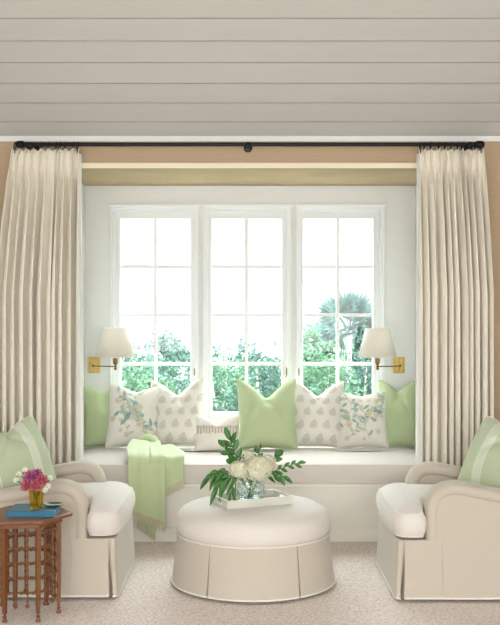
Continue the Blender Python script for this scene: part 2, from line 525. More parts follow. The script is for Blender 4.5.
def leafmesh(pos, dirs, size, rs):
    n = len(pos)
    a = rs.normal(size=(n, 3)); a /= np.linalg.norm(a, axis=1)[:, None]
    b = np.cross(a, dirs + rs.normal(size=(n, 3)) * 0.6); b /= np.linalg.norm(b, axis=1)[:, None] + 1e-9
    c = np.cross(a, b)
    s1 = (size * rs.uniform(0.6, 1.3, n))[:, None]
    V = np.empty((n, 6, 3))
    V[:, 0] = pos - b * s1
    V[:, 1] = pos - b * s1 * 0.3 + a * s1 * 0.42 + c * s1 * 0.12
    V[:, 2] = pos + b * s1 * 0.4 + a * s1 * 0.36 + c * s1 * 0.1
    V[:, 3] = pos + b * s1
    V[:, 4] = pos + b * s1 * 0.4 - a * s1 * 0.36 + c * s1 * 0.1
    V[:, 5] = pos - b * s1 * 0.3 - a * s1 * 0.42 + c * s1 * 0.12
    i = np.arange(n)[:, None] * 6
    F = np.concatenate([i + np.array([[0, 1, 2, 3]]), i + np.array([[0, 3, 4, 5]])])
    return V.reshape(-1, 3), F

def tree(x, y, top, rx, h, mt, label, n=3500, clusters=26, size=0.075, name='broadleaf_tree', spread=0.34, cat='tree', seed=1):
    rs = np.random.default_rng(seed)
    root = thing(name, label, cat, (x, y, GZ), 'trees beyond the windows')
    cz = top - h / 2
    cen = rs.normal(size=(clusters, 3)); cen /= np.linalg.norm(cen, axis=1)[:, None]
    cen *= rs.uniform(0.25, 1, clusters)[:, None] ** 0.5
    cen = cen * np.array([rx, rx * 0.7, h / 2]) + np.array([x, y, cz])
    idx = rs.integers(0, clusters, n)
    r = rs.normal(size=(n, 3)) * spread * min(rx, h / 2) * 0.8
    pos = cen[idx] + r
    pos[:, 2] = np.maximum(pos[:, 2], GZ + 0.3)
    V, F = leafmesh(pos, r, size, rs)
    m = MB(); m.v = V.tolist(); m.f = [tuple(f) for f in F.tolist()]; m.mi = [0] * len(m.f)
    m.build('foliage', mt, root, smooth=False)
    t = MB()
    t.tube([(x, y, GZ), (x + 0.05, y, GZ + (cz - GZ) * 0.5), (x, y, cz)], [0.14, 0.1, 0.05], 8)
    for k in range(min(10, clusters)):
        c = cen[k]
        s0 = Vector((x, y, lerp(GZ, cz, rs.uniform(0.45, 0.95))))
        t.tube([s0, s0.lerp(Vector(c), 0.5) + Vector((0, 0, 0.1)), Vector(c)], [0.045, 0.03, 0.012], 5)
    t.build('trunk', M_tusk, root)
    return root

def W20(px, y): return px2x(px, y)
tree(W20(166, 25.2), 25.2, py2z(331, 25.2), 0.77, 3.36, MG[0], 'airy pale tree in the right half of the left window', 4200, 40, 0.065, seed=3, spread=0.22)
tree(W20(128, 29.4), 29.4, py2z(345, 29.4), 1.05, 3.08, MG[0], 'low pale tree seen beside the left sconce shade', 4000, 36, 0.065, seed=4, spread=0.24)
tree(W20(208, 23.8), 23.8, py2z(318, 23.8), 0.67, 3.36, MG[2], 'sparse tree at the left edge of the middle window', 2800, 36, 0.058, seed=5, spread=0.2)
tree(W20(246, 30.8), 30.8, py2z(345, 30.8), 0.77, 2.66, MG[2], 'blue-green tree behind the middle muntin of the centre window', 3400, 34, 0.065, seed=6, spread=0.24)
tree(W20(277, 26.6), 26.6, py2z(346, 26.6), 0.59, 2.66, MG[0], 'pale tree at the right edge of the middle window', 3200, 34, 0.065, seed=7, spread=0.24)
tree(W20(314, 28.0), 28.0, py2z(326, 28.0), 0.87, 3.22, MG[1], 'rounded green tree in the left half of the right window', 8500, 60, 0.072, seed=8, spread=0.3)
tree(W20(366, 35.0), 35.0, py2z(320, 35.0), 0.70, 3.64, MG[2], 'bluish tree behind the right sconce shade', 5200, 44, 0.078, seed=9, spread=0.3)
# denser shrubs filling the lower panes
for i, (px, yy, pt, rx, mi, lab) in enumerate([
        (132, 13, 362, 0.58, 1, 'dense green shrub low in the left window, on its left'),
        (176, 16, 358, 0.68, 0, 'dense sage shrub low in the left window, on its right'),
        (222, 19.5, 358, 0.82, 1, 'dense green shrub low in the middle window, on its left'),
        (268, 13, 365, 0.58, 0, 'dense sage shrub low in the middle window, on its right'),
        (316, 16, 356, 0.68, 1, 'dense green shrub low in the right window, on its left'),
        (362, 19.5, 350, 0.82, 0, 'dense sage shrub low in the right window, on its right')]):
    tree(W20(px, yy), yy, py2z(pt, yy), rx, 2.6, MG[mi], lab, 7500, 60, 0.045, name='garden_shrub', cat='shrub', seed=20 + i, spread=0.3)

def palm(px, y, py):
    x, z = px2x(px, y), py2z(py, y)
    root = thing('palm_tree', 'fan palm with spiky crown rising in the right window', 'palm tree', (x, y, GZ), 'trees beyond the windows')
    t = MB(); t.tube([(x - 0.1, y, GZ), (x - 0.05, y, -1), (x, y, z)], [0.08, 0.06, 0.05], 10); t.build('trunk', M_tusk, root)
    m = MB(); rs = random.Random(3)
    for k in range(34):
        th = rs.uniform(0, 2 * PI); el = rs.uniform(-0.5, 1.45)
        d = Vector((math.cos(th) * math.cos(el), math.sin(th) * math.cos(el), math.sin(el)))
        L0 = 0.45
        hub = Vector((x, y, z)) + d * L0
        m.tube([(x, y, z), hub], 0.008, 4)
        side = d.orthogonal().normalized()
        side = Matrix.Rotation(rs.uniform(0, PI), 3, d) @ side
        for j in range(11):
            a = lerp(-1.1, 1.1, j / 10)
            dd = (d * math.cos(a) + side * math.sin(a)).normalized()
            Lf = 0.58 * (1 - 0.25 * abs(a))
            tip = hub + dd * Lf + Vector((0, 0, -0.05))
            sd = dd.cross(d.cross(side)).normalized() * 0.042
            m.add([hub - sd * 0.4, hub + dd * Lf * 0.5 - sd, tip, hub + dd * Lf * 0.5 + sd], [(0, 1, 2, 3)])
    m.build('fronds', MG[2], root, smooth=False)
palm(350, 23, 331)

# ------------------------------------------------------------------ window seat
ws = thing('window_seat', 'white built-in window seat base under the long cushion', 'window seat', (0, FY, 0))
m = MB().box(-AX + 0.001, AX - 0.001, FY + 0.004, BY - 0.002, 0.0, 0.345)
m.build('front_panel', M_seatpaint, ws, smooth=False)
MB().box(-AX + 0.001, AX - 0.001, FY - 0.018, BY - 0.002, 0.3455, 0.368).build('seat_board', M_seatpaint, ws, smooth=False, bevel=0.004)
MB().box(-AX + 0.001, AX - 0.001, FY - 0.012, FY + 0.004, 0.0, 0.09).build('plinth', M_seatpaint, ws, smooth=False, bevel=0.003)

def rr_outline(x0, x1, y0, y1, r, n=6, seg=24):
    pts = []
    def arc(cx, cy, a0):
        for i in range(n + 1):
            a = a0 + PI / 2 * i / n
            pts.append((cx + r * math.cos(a), cy + r * math.sin(a)))
    def line(p, q_, k):
        for i in range(1, k): pts.append((lerp(p[0], q_[0], i / k), lerp(p[1], q_[1], i / k)))
    arc(x1 - r, y1 - r, 0); line(pts[-1], (x0 + r, y1), seg)
    arc(x0 + r, y1 - r, PI / 2); line(pts[-1], (x0, y0 + r), seg // 2)
    arc(x0 + r, y0 + r, PI); line(pts[-1], (x1 - r, y0), seg)
    arc(x1 - r, y0 + r, 3 * PI / 2); line(pts[-1], (x1, y1 - r), seg // 2)
    return pts

def puff(outl, spine, z0, z1, crown, bulge=0.012, edge=0.012, lump=0.0, seed=0, crownb=0.0):
    """boxed cushion: outline polygon, spine(p)-> inner point the rings shrink toward"""
    n = len(outl)
    nor = []
    for i in range(n):
        a = outl[i - 1]; b = outl[(i + 1) % n]
        dx, dy = b[0] - a[0], b[1] - a[1]; l = math.hypot(dx, dy) or 1
        nor.append((dy / l, -dx / l))
    ar = sum(outl[i - 1][0] * outl[i][1] - outl[i][0] * outl[i - 1][1] for i in range(n))
    sg = 1 if ar > 0 else -1
    rings = []
    ks = 12
    for k in range(ks, 0, -1):
        f = k / ks
        rings.append([(lerp(p[0], s_[0], f), lerp(p[1], s_[1], f), z0 - crownb * (1 - (1 - f) ** 2)) for p, s_ in ((p, spine(p)) for p in outl)])
    h = z1 - z0
    for k in range(9):
        f = k / 8
        b_ = bulge * (math.sin(PI * f) ** 0.7 if 0 < f < 1 else 0)
        rings.append([(p[0] + sg * q_[0] * b_, p[1] + sg * q_[1] * b_, z0 + h * f) for p, q_ in zip(outl, nor)])
    ph = seed * 1.7
    for k in range(1, ks + 1):
        f = k / ks
        ring = []
        for p in outl:
            s_ = spine(p)
            x, y = lerp(p[0], s_[0], f), lerp(p[1], s_[1], f)
            z = z1 + crown * (1 - (1 - f) ** 2.4) + lump * f * (math.sin(x * 5.3 + ph) + math.sin(x * 11 + y * 7 + ph * 2) * 0.5)
            ring.append((x, y, z))
        rings.append(ring)
    return MB().rings(rings)

co = rr_outline(-AX + 0.012, AX - 0.012, FY - 0.02, BY - 0.04, 0.03, 6, 60)
sp = lambda p: (max(-1.0, min(1.0, p[0])), FY + 0.4)
bc = puff(co, sp, 0.372, 0.488, 0.028, 0.008, lump=0.003).build('bench_cushion', M_linen_c, origin=(0, FY + 0.4, 0.37))
tag(bc, 'long oatmeal linen cushion on the white window seat', 'cushion')
for zz in (0.3745, 0.488):
    MB().tube([(p[0], p[1], zz) for p in co], 0.0045, 6, closed=True).build('piping', M_pipe, bc)
SEAT = 0.512

# ------------------------------------------------------------------ curtains, rod and rings
RY, RZ = 6.20, 2.492
rod = thing('curtain_rod', 'long black iron curtain rod above the window alcove', 'curtain rod', (0, RY, RZ))
MB().tube([(-1.40, RY, RZ), (1.40, RY, RZ)], 0.0125, 12).build('pole', M_black, rod)
for s_ in (-1, 1):
    f = MB()
    f.tube([(s_ * 1.385, RY, RZ), (s_ * 1.40, RY, RZ), (s_ * 1.405, RY, RZ), (s_ * 1.44, RY, RZ), (s_ * 1.452, RY, RZ)], [0.014, 0.014, 0.023, 0.023, 0.014], 14)
    f.build('finial', M_black, rod)
for bx_ in (-1.36, -0.013, 1.36):
    f = MB()
    f.tube([(bx_, FY, RZ - 0.002), (bx_, RY + 0.005, RZ - 0.002)], 0.008, 8)
    f.lathe([(0.028, 0), (0.028, 0.006), (0.015, 0.01)], (0, 0, 0), 16)
    # rosette turned to face the room
    for i in range(len(f.v) - 48, len(f.v)):
        x_, y_, z_ = f.v[i]; f.v[i] = (bx_ + x_, FY - z_, RZ - 0.002 + y_)
    f.ball((bx_, RY - 0.012, RZ - 0.01), 0.024, 14, 8)
    f.build('bracket', M_black, rod)

def make_curtain(side, pts_t, pts_b, label, n, seed):
    rs = random.Random(seed)
    zt, zb = RZ - 0.03, 0.012
    x0t, x1t = pts_t; x0b, x1b = pts_b
    NS, NZ = 420, 64
    # uneven fold positions
    cuts = [0]
    for i in range(n): cuts.append(cuts[-1] + rs.uniform(0.6, 1.45))
    cuts = np.array(cuts) / cuts[-1]
    amps = [rs.uniform(0.55, 1.3) for _ in range(n + 1)]
    ph2 = [rs.uniform(-0.25, 0.25) for _ in range(n + 1)]
    rows = []
    for j in range(NZ + 1):
        f = j / NZ
        f = f ** 1.25                 # denser rows near the heading
        z = lerp(zt, zb, f)
        dep = zt - z
        open_ = min(1, dep / 0.9)
        x0 = lerp(x0t, x0b, open_ ** 0.8); x1 = lerp(x1t, x1b, open_ ** 0.8)
        row = []
        for i in range(NS + 1):
            s_ = i / NS
            ph = float(np.interp(s_, cuts, np.arange(n + 1)))
            k = min(int(ph), n - 1); fr = ph - k
            amp = lerp(amps[k], amps[k + 1], fr)
            w1 = math.cos(2 * PI * (fr + ph2[k] * 0.25 * math.sin(PI * fr) * math.sin(z * 1.3 + k)))
            w3 = math.cos(2 * PI * 3 * fr)
            head = math.exp(-((dep - 0.10) / 0.05) ** 2)      # pinch line
            top = math.exp(-(dep / 0.13) ** 2)
            a_ = lerp(0.016, 0.052, min(1, dep / 0.45)) * amp
            y = RY + 0.01 - a_ * w1 * (1 - 0.45 * head)
            y -= 0.013 * math.exp(-((fr if fr < 0.5 else 1 - fr) / 0.2) ** 2) * w3 * (1 if dep < 0.16 else math.exp(-(dep - 0.16) / 0.12))
            y += 0.004 * math.sin(7 * ph + z * 2.1 + seed) * open_
            # finger pleats swing in toward the pinch
            dx = -0.010 * head * math.sin(2 * PI * fr) + 0.008 * open_ * math.sin(2 * PI * 2 * fr + z * 0.8)
            ed = min(1, s_ / 0.02, (1 - s_) / 0.02)
            row.append((lerp(x0, x1, s_) + dx * ed, min(y, FY - 0.022), z + (0.006 * w1 * math.exp(-dep / 0.02) if j == 0 else 0)))
        rows.append(row)
    root = thing('pleated_curtain', label, 'curtain', ((x0b + x1b) / 2, RY, 0.0), 'cream linen curtain panels')
    MB().grid(rows).build('fabric', M_curtain, root, solid=0.003)
    # pale lining showing along the window-side edge
    ln_rows = []
    e_t, e_b, sg = (x1t, x1b, 1) if side < 0 else (x0t, x0b, -1)
    for j in range(41):
        f = j / 40; z = lerp(zt - 0.02, zb, f); o_ = min(1, (zt - z) / 1.3)
        e_ = lerp(e_t, e_b, min(1, (zt - z) / 0.9) ** 0.8)
        ln_rows.append([(e_ + sg * lerp(-0.04, 0.004 + 0.020 * o_, i / 14), RY + 0.055 + 0.012 * o_ * math.sin(2 * PI * i / 14 * 1.3 + z * 1.5), z) for i in range(15)])
    MB().grid(ln_rows).build('lining', M_lining, root, solid=0.002)
    # rings at each pleat front
    xs_ = [lerp(x0t, x1t, c) for c in cuts]
    for i, x in enumerate(xs_):
        x = min(max(x, x0t + 0.012), x1t - 0.012)
        r = MB()
        pts = [(x + 0.004 * math.sin(a), RY + 0.023 * math.cos(a), RZ - 0.009 + 0.023 * math.sin(a)) for a in [2 * PI * k / 18 for k in range(18)]]
        r.tube(pts, 0.0035, 6, closed=True)
        r.tube([(x, RY, RZ - 0.034), (x, RY - 0.004, RZ - 0.055)], 0.003, 6)
        o = r.build('curtain_ring', M_black, origin=(x, RY, RZ))
        side_txt = 'left' if side < 0 else 'right'
        tag(o, 'black iron ring on the rod holding up the %s curtain' % side_txt, 'curtain ring', 'rings of the %s curtain' % side_txt)

make_curtain(-1, (px2x(13, RY), px2x(79.5, RY)), (px2x(-3, RY), px2x(78, RY)), 'cream pleated linen curtain at the left of the window alcove', 10, 5)
make_curtain(1, (px2x(418.5, RY), px2x(483, RY)), (px2x(421, RY), px2x(493, RY)), 'cream pleated linen curtain at the right of the window alcove', 10, 11)

# ------------------------------------------------------------------ sconces
def make_sconce():
    r = thing('wall_sconce', '', 'wall lamp', (0, 0, 0))
    # local: plate centre on wall at origin, arm goes +x then out to the room (-y)
    p = MB(); p.box(-0.042, 0.042, -0.012, 0.0, -0.058, 0.058)
    p.build('back_plate', M_brass, r, bevel=0.004)
    d = MB()
    for ix in (-0.027, 0, 0.027):
        for iz in (-0.043, -0.0215, 0, 0.0215, 0.043):
            if ix == 0 and iz == 0: continue
            d.ball((ix, -0.013, iz), 0.0085, 8, 5)
    d.lathe([(0.018, 0), (0.018, 0.012), (0.01, 0.018)], (0, 0, 0), 14)
    for i in range(len(d.v) - 42, len(d.v)):
        x_, y_, z_ = d.v[i]; d.v[i] = (x_, -0.012 - z_, y_)
    d.build('plate_ornament', M_brass, r)
    ex, ey = 0.178, -0.20
    a = MB(); a.tube([(0, -0.02, 0), (0.005, -0.10, 0), (0.03, -0.135, 0), (ex, ey, 0)], 0.0045, 8)
    a.ball((0.005, -0.1, 0), 0.009); a.build('arm', M_bronze, r)
    s_ = MB()
    s_.lathe([(0.004, -0.026), (0.011, -0.02), (0.011, -0.012), (0.007, -0.006), (0.014, 0.0), (0.007, 0.008), (0.015, 0.02), (0.017, 0.03), (0.017, 0.055), (0.012, 0.06)], (ex, ey, 0), 14)
    s_.build('socket', M_bronze, r)
    sh = MB()
    zb, zt, rb, rt = 0.068, 0.268, 0.132, 0.085
    sh.lathe([(rb, zb), (rt, zt)], (ex, ey, 0), 40, False, False)
    so = sh.build('lamp_shade', M_shade, r, solid=0.002)
    for (rr, zz) in ((rb, zb), (rt, zt)):
        rim = MB()
        rim.tube([(ex + rr * math.cos(q_), ey + rr * math.sin(q_), zz) for q_ in [2 * PI * k / 40 for k in range(40)]], 0.0022, 6, closed=True)
        rim.build('shade_rim', M_creampipe, so)
    rim = MB()
    for q_ in (0, 2.1, 4.2):
        rim.tube([(ex + rt * math.cos(q_), ey + rt * math.sin(q_), zt), (ex, ey, zt - 0.012)], 0.0015, 5)
    rim.build('shade_spider', M_bronze, so)
    b_ = MB(); b_.tube([(ex, ey, 0.06), (ex, ey, 0.14)], 0.009, 10); b_.lathe([(0.006, 0.14), (0.016, 0.16), (0.018, 0.18), (0.01, 0.2), (0.002, 0.205)], (ex, ey, 0), 12)
    b_.tube([(ex, ey, 0.2), (ex, ey, zt - 0.01)], 0.002, 5)
    b_.build('bulb', M_white, r)
    return r
sc = make_sconce()
sc2 = copy_tree(sc)
zz = py2z(365, BY)
sc.location = (px2x(94.5, BY), BY, zz); sc['label'] = 'brass swing arm wall sconce with white shade left of the windows'
# the right one is the mirror image: its own meshes, mirrored about the plate
def mirror_children(o):
    for ch in o.children:
        ch.data = ch.data.copy()
        n_ = len(ch.data.vertices); co_ = np.empty(n_ * 3); ch.data.vertices.foreach_get('co', co_)
        co_ = co_.reshape(-1, 3); co_[:, 0] *= -1
        ch.data.vertices.foreach_set('co', co_.ravel()); ch.data.flip_normals(); ch.data.update()
        mirror_children(ch)
mirror_children(sc2)
sc2.location = (px2x(398.7, BY), BY, zz); sc2['label'] = 'brass swing arm wall sconce with white shade right of the windows'
sc['group'] = sc2['group'] = 'wall sconces flanking the windows'

# ------------------------------------------------------------------ pillows
WHT = np.array(srgb(230, 225, 216)[:3])
def base_col(U, c): return np.ones(U.shape + (3,)) * np.array(c)
def over(img, mask, c):
    mk = np.clip(mask, 0, 1)[..., None]
    return img * (1 - mk) + np.array(c) * mk
def soft(d, w_): return np.clip(0.5 - d / w_, 0, 1)

def pat_paisley(seed, step=0.098):
    c = np.array(srgb(206, 200, 186)[:3]); c2 = np.array(srgb(182, 176, 158)[:3])
    def f(X, Y):
        img = base_col(X, WHT)
        row = np.floor(Y / step); xx = X + (row % 2) * step * 0.5 + 0.013 * seed
        cx = (np.floor(xx / step) + 0.5) * step; cy = (row + 0.5) * step
        x = xx - cx; y = Y - cy
        a = 0.026 - 0.011 * np.clip(y / 0.03, -1, 1)
        x2 = x - 0.012 * np.clip(y / 0.03, 0, 1) ** 2
        d = np.sqrt((x2 / a) ** 2 + (y / 0.033) ** 2) - 1
        img = over(img, soft(d, 0.25), c)
        an = np.arctan2(y + 0.01, x2); r = np.sqrt(x2 ** 2 + (y + 0.008) ** 2)
        pet = soft(np.abs(r - 0.012) - 0.0035 - 0.003 * np.cos(6 * an), 0.003) * (d < 0)
        img = over(img, pet * 0.35, WHT)
        img = over(img, soft(r - 0.004, 0.002), c2)
        return img
    return f

def pat_floral(seed, bird=False):
    rs = np.random.default_rng(seed)
    tw = srgb(168, 150, 126)[:3]; teal = [srgb(160, 184, 176)[:3], srgb(136, 168, 160)[:3], srgb(178, 192, 150)[:3], srgb(190, 200, 178)[:3]]
    fl = [srgb(222, 206, 190)[:3], srgb(214, 200, 182)[:3], srgb(214, 212, 180)[:3]]
    strokes = []
    for b_ in range(8):
        x, y = rs.uniform(-0.18, 0.18), rs.uniform(0.0, 0.2)
        an = rs.uniform(0.9, 2.2)
        for k in range(16):
            nx, ny = x + 0.02 * math.cos(an), y + 0.02 * math.sin(an)
            strokes.append(('tw', x, y, nx, ny))
            if k % 2 == 0 or rs.random() < 0.3:
                la = an + rs.choice([-1, 1]) * rs.uniform(0.5, 1.2)
                ln = rs.uniform(0.018, 0.032)
                strokes.append(('lf', nx + ln * math.cos(la), ny + ln * math.sin(la), la, ln, rs.integers(0, 4)))
            x, y = nx, ny; an += rs.uniform(-0.35, 0.35)
    for k in range(12):
        strokes.append(('fl', rs.uniform(-0.16, 0.16), rs.uniform(0.05, 0.36), rs.uniform(0.014, 0.026), rs.integers(0, 3)))
    def f(X, Y):
        img = base_col(X, WHT)
        for s_ in strokes:
            if s_[0] == 'tw':
                _, x, y, nx, ny = s_
                dx, dy = nx - x, ny - y
                t_ = np.clip(((X - x) * dx + (Y - y) * dy) / (dx * dx + dy * dy), 0, 1)
                d = np.hypot(X - x - t_ * dx, Y - y - t_ * dy) - 0.0014
                img = over(img, soft(d, 0.002) * 0.8, tw)
        for s_ in strokes:
            if s_[0] == 'lf':
                _, x, y, a, ln, ci = s_
                u = (X - x) * math.cos(a) + (Y - y) * math.sin(a); v = -(X - x) * math.sin(a) + (Y - y) * math.cos(a)
                d = np.abs(v) - 0.42 * ln * (1 - (u / ln) ** 2)
                img = over(img, soft(d, 0.003) * (np.abs(u) < ln) * 0.9, teal[ci])
            elif s_[0] == 'fl':
                _, x, y, r0, ci = s_
                r = np.hypot(X - x, Y - y); an = np.arctan2(Y - y, X - x)
                img = over(img, soft(r - r0 * (1 + 0.22 * np.cos(5 * an)), 0.004) * 0.9, fl[ci])
                img = over(img, soft(np.abs(r - r0 * 0.55) - 0.001, 0.002) * 0.5, srgb(190, 150, 130)[:3])
                img = over(img, soft(r - r0 * 0.25, 0.003), srgb(200, 186, 150)[:3])
        if bird:
            for (x, y, a, ln, wd, c) in ((-0.02, 0.25, 2.3, 0.05, 0.4, srgb(188, 188, 180)[:3]), (0.015, 0.29, 1.9, 0.022, 0.9, srgb(200, 196, 186)[:3]), (-0.055, 0.20, 1.0, 0.05, 0.35, srgb(128, 160, 152)[:3]), (-0.075, 0.17, 0.8, 0.04, 0.35, srgb(150, 176, 160)[:3])):
                u = (X - x) * math.cos(a) + (Y - y) * math.sin(a); v = -(X - x) * math.sin(a) + (Y - y) * math.cos(a)
                img = over(img, soft(np.abs(v) - wd * ln * (1 - (u / ln) ** 2), 0.003) * (np.abs(u) < ln), c)
        return img
    return f

def pat_ikat(X, Y):
    img = base_col(X, srgb(238, 232, 222)[:3])
    c = srgb(192, 184, 168)[:3]
    step = 0.0215
    k = np.floor(X / step); x = X - (k + 0.5) * step
    jit = 0.008 * np.sin(k * 2.3)
    d = np.maximum(np.abs(x) - 0.0068 * np.clip((0.175 + jit - Y) / 0.04 + 0.5, 0.2, 1), np.maximum(Y - 0.178 - jit, 0.118 + jit * 0.6 - Y))
    img = over(img, soft(d, 0.004), c)
    img = over(img, soft(np.abs(Y - 0.168) - 0.010, 0.012) * 0.65, c)
    return img

def pat_chair(X, Y):
    g1 = srgb(190, 200, 168)[:3]
    img = base_col(X, g1)
    wht = srgb(240, 240, 228)[:3]
    for cx in (0.075, -0.155):
        x = X - cx
        if cx > 0:
            st = 0.0115
            kx = np.round(x / st); ky = np.round(Y / st + 0.5 * (kx % 2)) - 0.5 * (kx % 2)
            r = np.hypot(x - kx * st, Y - ky * st)
            img = over(img, soft(np.abs(x) - 0.03, 0.006) * 0.45, srgb(204, 216, 190)[:3])
            img = over(img, soft(r - 0.0038, 0.002) * (np.abs(x) < 0.029) * 0.9, wht)
        else:
            img = over(img, soft(np.abs(x) - 0.0028, 0.002) * 0.9, wht)
    return img

def make_pillow(name, w_, h_, th, m, label, pat=None, pipe=None, chop=0.05, pinch=0.07, group=None, seed=0, res=None, cat='pillow'):
    n = res or (150 if pat else 56)
    u = np.linspace(-1, 1, n + 1)
    U, V = np.meshgrid(u, u)
    rs = np.random.default_rng(seed)
    def outline(U, V):
        X = w_ / 2 * U * (1 - pinch * (1 - V ** 2) ** 1.0)
        Z = h_ / 2 * (1 + V * (1 - pinch * 0.8 * (1 - U ** 2)))
        tp = np.clip((V + 0.15) / 1.15, 0, 1) ** 2
        Z = Z - chop * np.exp(-(np.abs(U) / 0.5) ** 1.6) * tp
        # side edges drawn in a little by the chop
        X = X * (1 - 0.03 * tp)
        return X, Z
    X, Z = outline(U, V)
    prof = np.clip((1 - U ** 2) * (1 - V ** 2), 0, 1) ** 0.5
    sag = 1 + 0.18 * (-V)                        # fuller toward the bottom
    cr = 1 - 0.55 * np.exp(-(U / 0.24) ** 2) * np.clip(V, 0, 1) ** 1.2 * (1 if chop > 0 else 0)
    wr = 0.0
    for k in range(5):
        a, f_, p_ = rs.uniform(0, PI), rs.uniform(3, 8), rs.uniform(0, 6)
        wr = wr + 0.0016 * np.sin(f_ * (U * math.cos(a) + V * math.sin(a)) + p_)
    # creases running in from the corners
    for (cu, cv) in ((-1, -1), (1, -1), (-1, 1), (1, 1)):
        du, dv = U - cu, V - cv
        an = np.arctan2(np.abs(dv), np.abs(du)); r = np.hypot(du, dv)
        wr = wr + 0.0035 * np.cos(an * 9 + seed + cu) * np.exp(-(r / 0.55) ** 2)
    if chop > 0.06:
        vz_ = 1 - chop * 2.2 / h_
        for sg_ in (-1, 1):
            dl = np.abs((U * sg_) * 0.80 + (V - vz_) * 0.60 ) ; al_ = (U * sg_) * 0.6 - (V - vz_) * 0.8
            wr = wr - 0.014 * np.exp(-(dl / 0.11) ** 2) * np.exp(-((al_ - 0.3) / 0.5) ** 2) * (al_ > -0.15)
    T_ = th / 2 * prof * sag * cr + wr * prof
    flat = np.minimum(U * 0 + 1, 1)
    vf = np.stack([X, -T_, Z], -1).reshape(-1, 3)
    vb = np.stack([X, T_ * 0.8, Z], -1).reshape(-1, 3)
    N1 = (n + 1) ** 2
    idx = np.arange(N1).reshape(n + 1, n + 1)
    inner = np.zeros_like(idx, bool); inner[1:-1, 1:-1] = True
    mapb = idx.copy(); cnt = int(inner.sum()); mapb[inner] = N1 + np.arange(cnt)
    vb = vb[inner.ravel()]
    F = np.stack([idx[:-1, :-1], idx[:-1, 1:], idx[1:, 1:], idx[1:, :-1]], -1).reshape(-1, 4)
    Fb = np.stack([mapb[:-1, :-1], mapb[1:, :-1], mapb[1:, 1:], mapb[:-1, 1:]], -1).reshape(-1, 4)
    mb = MB(); mb.v = np.concatenate([vf, vb]).tolist(); mb.f = [tuple(q_) for q_ in np.concatenate([F, Fb]).tolist()]; mb.mi = [0] * len(mb.f)
    cols = None
    if pat is not None:
        img = pat(U * w_ / 2, (V + 1) * h_ / 2)
        cf = img.reshape(-1, 3); cb = cf[inner.ravel()]
        cc = np.concatenate([cf, cb]); cols = np.concatenate([cc, np.ones((len(cc), 1))], 1)
    o = mb.build(name, m, colors=cols)
    tag(o, label, cat, group)
    if pipe is not None:
        e = [(i, 0) for i in range(n)] + [(n, i) for i in range(n)] + [(n - i, n) for i in range(n)] + [(0, n - i) for i in range(n)]
        e = e[::max(1, n // 40)]
        pts = [(X[j, i], 0.0, Z[j, i]) for (i, j) in e]
        MB().tube(pts, 0.0042, 6, closed=True).build('piping', pipe, o)
    return o

def place(o, x, y, z, lean, rz=0, roll=0):
    o.rotation_mode = 'XYZ'
    R_ = Matrix.Rotation(rz, 4, 'Z') @ Matrix.Rotation(-lean, 4, 'X') @ Matrix.Rotation(roll, 4, 'Y')
    o.rotation_euler = R_.to_euler('XYZ')
    o.location = (x, y, z)

PG = 'pillows along the window seat'
# (centre px, width px, height px, depth y)
def seat_pillow(pxc, wpx, hpx, y, th, m, label, pat, pipe, chop, rz=0, roll=0, seed=0, lean=0.28, pinch=0.07, bot=447, name='throw_pillow'):
    w_ = wpx * y / 1000; h_ = hpx * y / 1000 / math.cos(lean)
    o = make_pillow(name, w_, h_, th, m, label, pat, pipe, chop, pinch, PG, seed)
    place(o, px2x(pxc, y), y, SEAT - 0.003 + abs(math.sin(roll)) * w_ / 2 * 0.6, lean, rz, roll)
    return o
seat_pillow(103, 42, 60, 6.98, 0.17, M_green, 'apple green linen pillow at the left end of the window seat', None, M_greenpipe, 0.035, rz=0.12, seed=1)
seat_pillow(133, 55, 63, 6.88, 0.18, M_pattern, 'floral pillow with a grey bird, beside the left green pillow', pat_floral(4, True), M_creampipe, 0.045, rz=0.10, roll=0.05, seed=2, pinch=0.09)
seat_pillow(179, 56, 68, 6.92, 0.20, M_pattern, 'block-printed beige motif pillow left of the small lumbar pillow', pat_paisley(1), M_creampipe, 0.105, rz=-0.05, roll=-0.06, seed=3, pinch=0.10)
seat_pillow(217, 46, 36, 6.74, 0.12, M_pattern, 'small white lumbar pillow with a taupe comb stripe', pat_ikat, None, 0.04, rz=-0.02, seed=4, lean=0.32)
seat_pillow(267, 62, 71, 6.82, 0.22, M_green, 'large plump green linen pillow at the middle of the window seat', None, M_greenpipe, 0.125, rz=0.02, seed=5, pinch=0.10)
seat_pillow(317, 55, 67, 6.90, 0.20, M_pattern, 'block-printed beige motif pillow right of the large green pillow', pat_paisley(3), M_creampipe, 0.10, rz=0.05, roll=0.04, seed=6, pinch=0.10)
seat_pillow(363, 52, 56, 6.90, 0.18, M_pattern, 'floral pillow of twigs and leaves, near the right sconce', pat_floral(12), M_creampipe, 0.025, rz=0.04, seed=7, pinch=0.08)
seat_pillow(399, 40, 66, 6.99, 0.17, M_green, 'apple green linen pillow at the right end of the window seat', None, M_greenpipe, 0.07, rz=-0.1, seed=8)

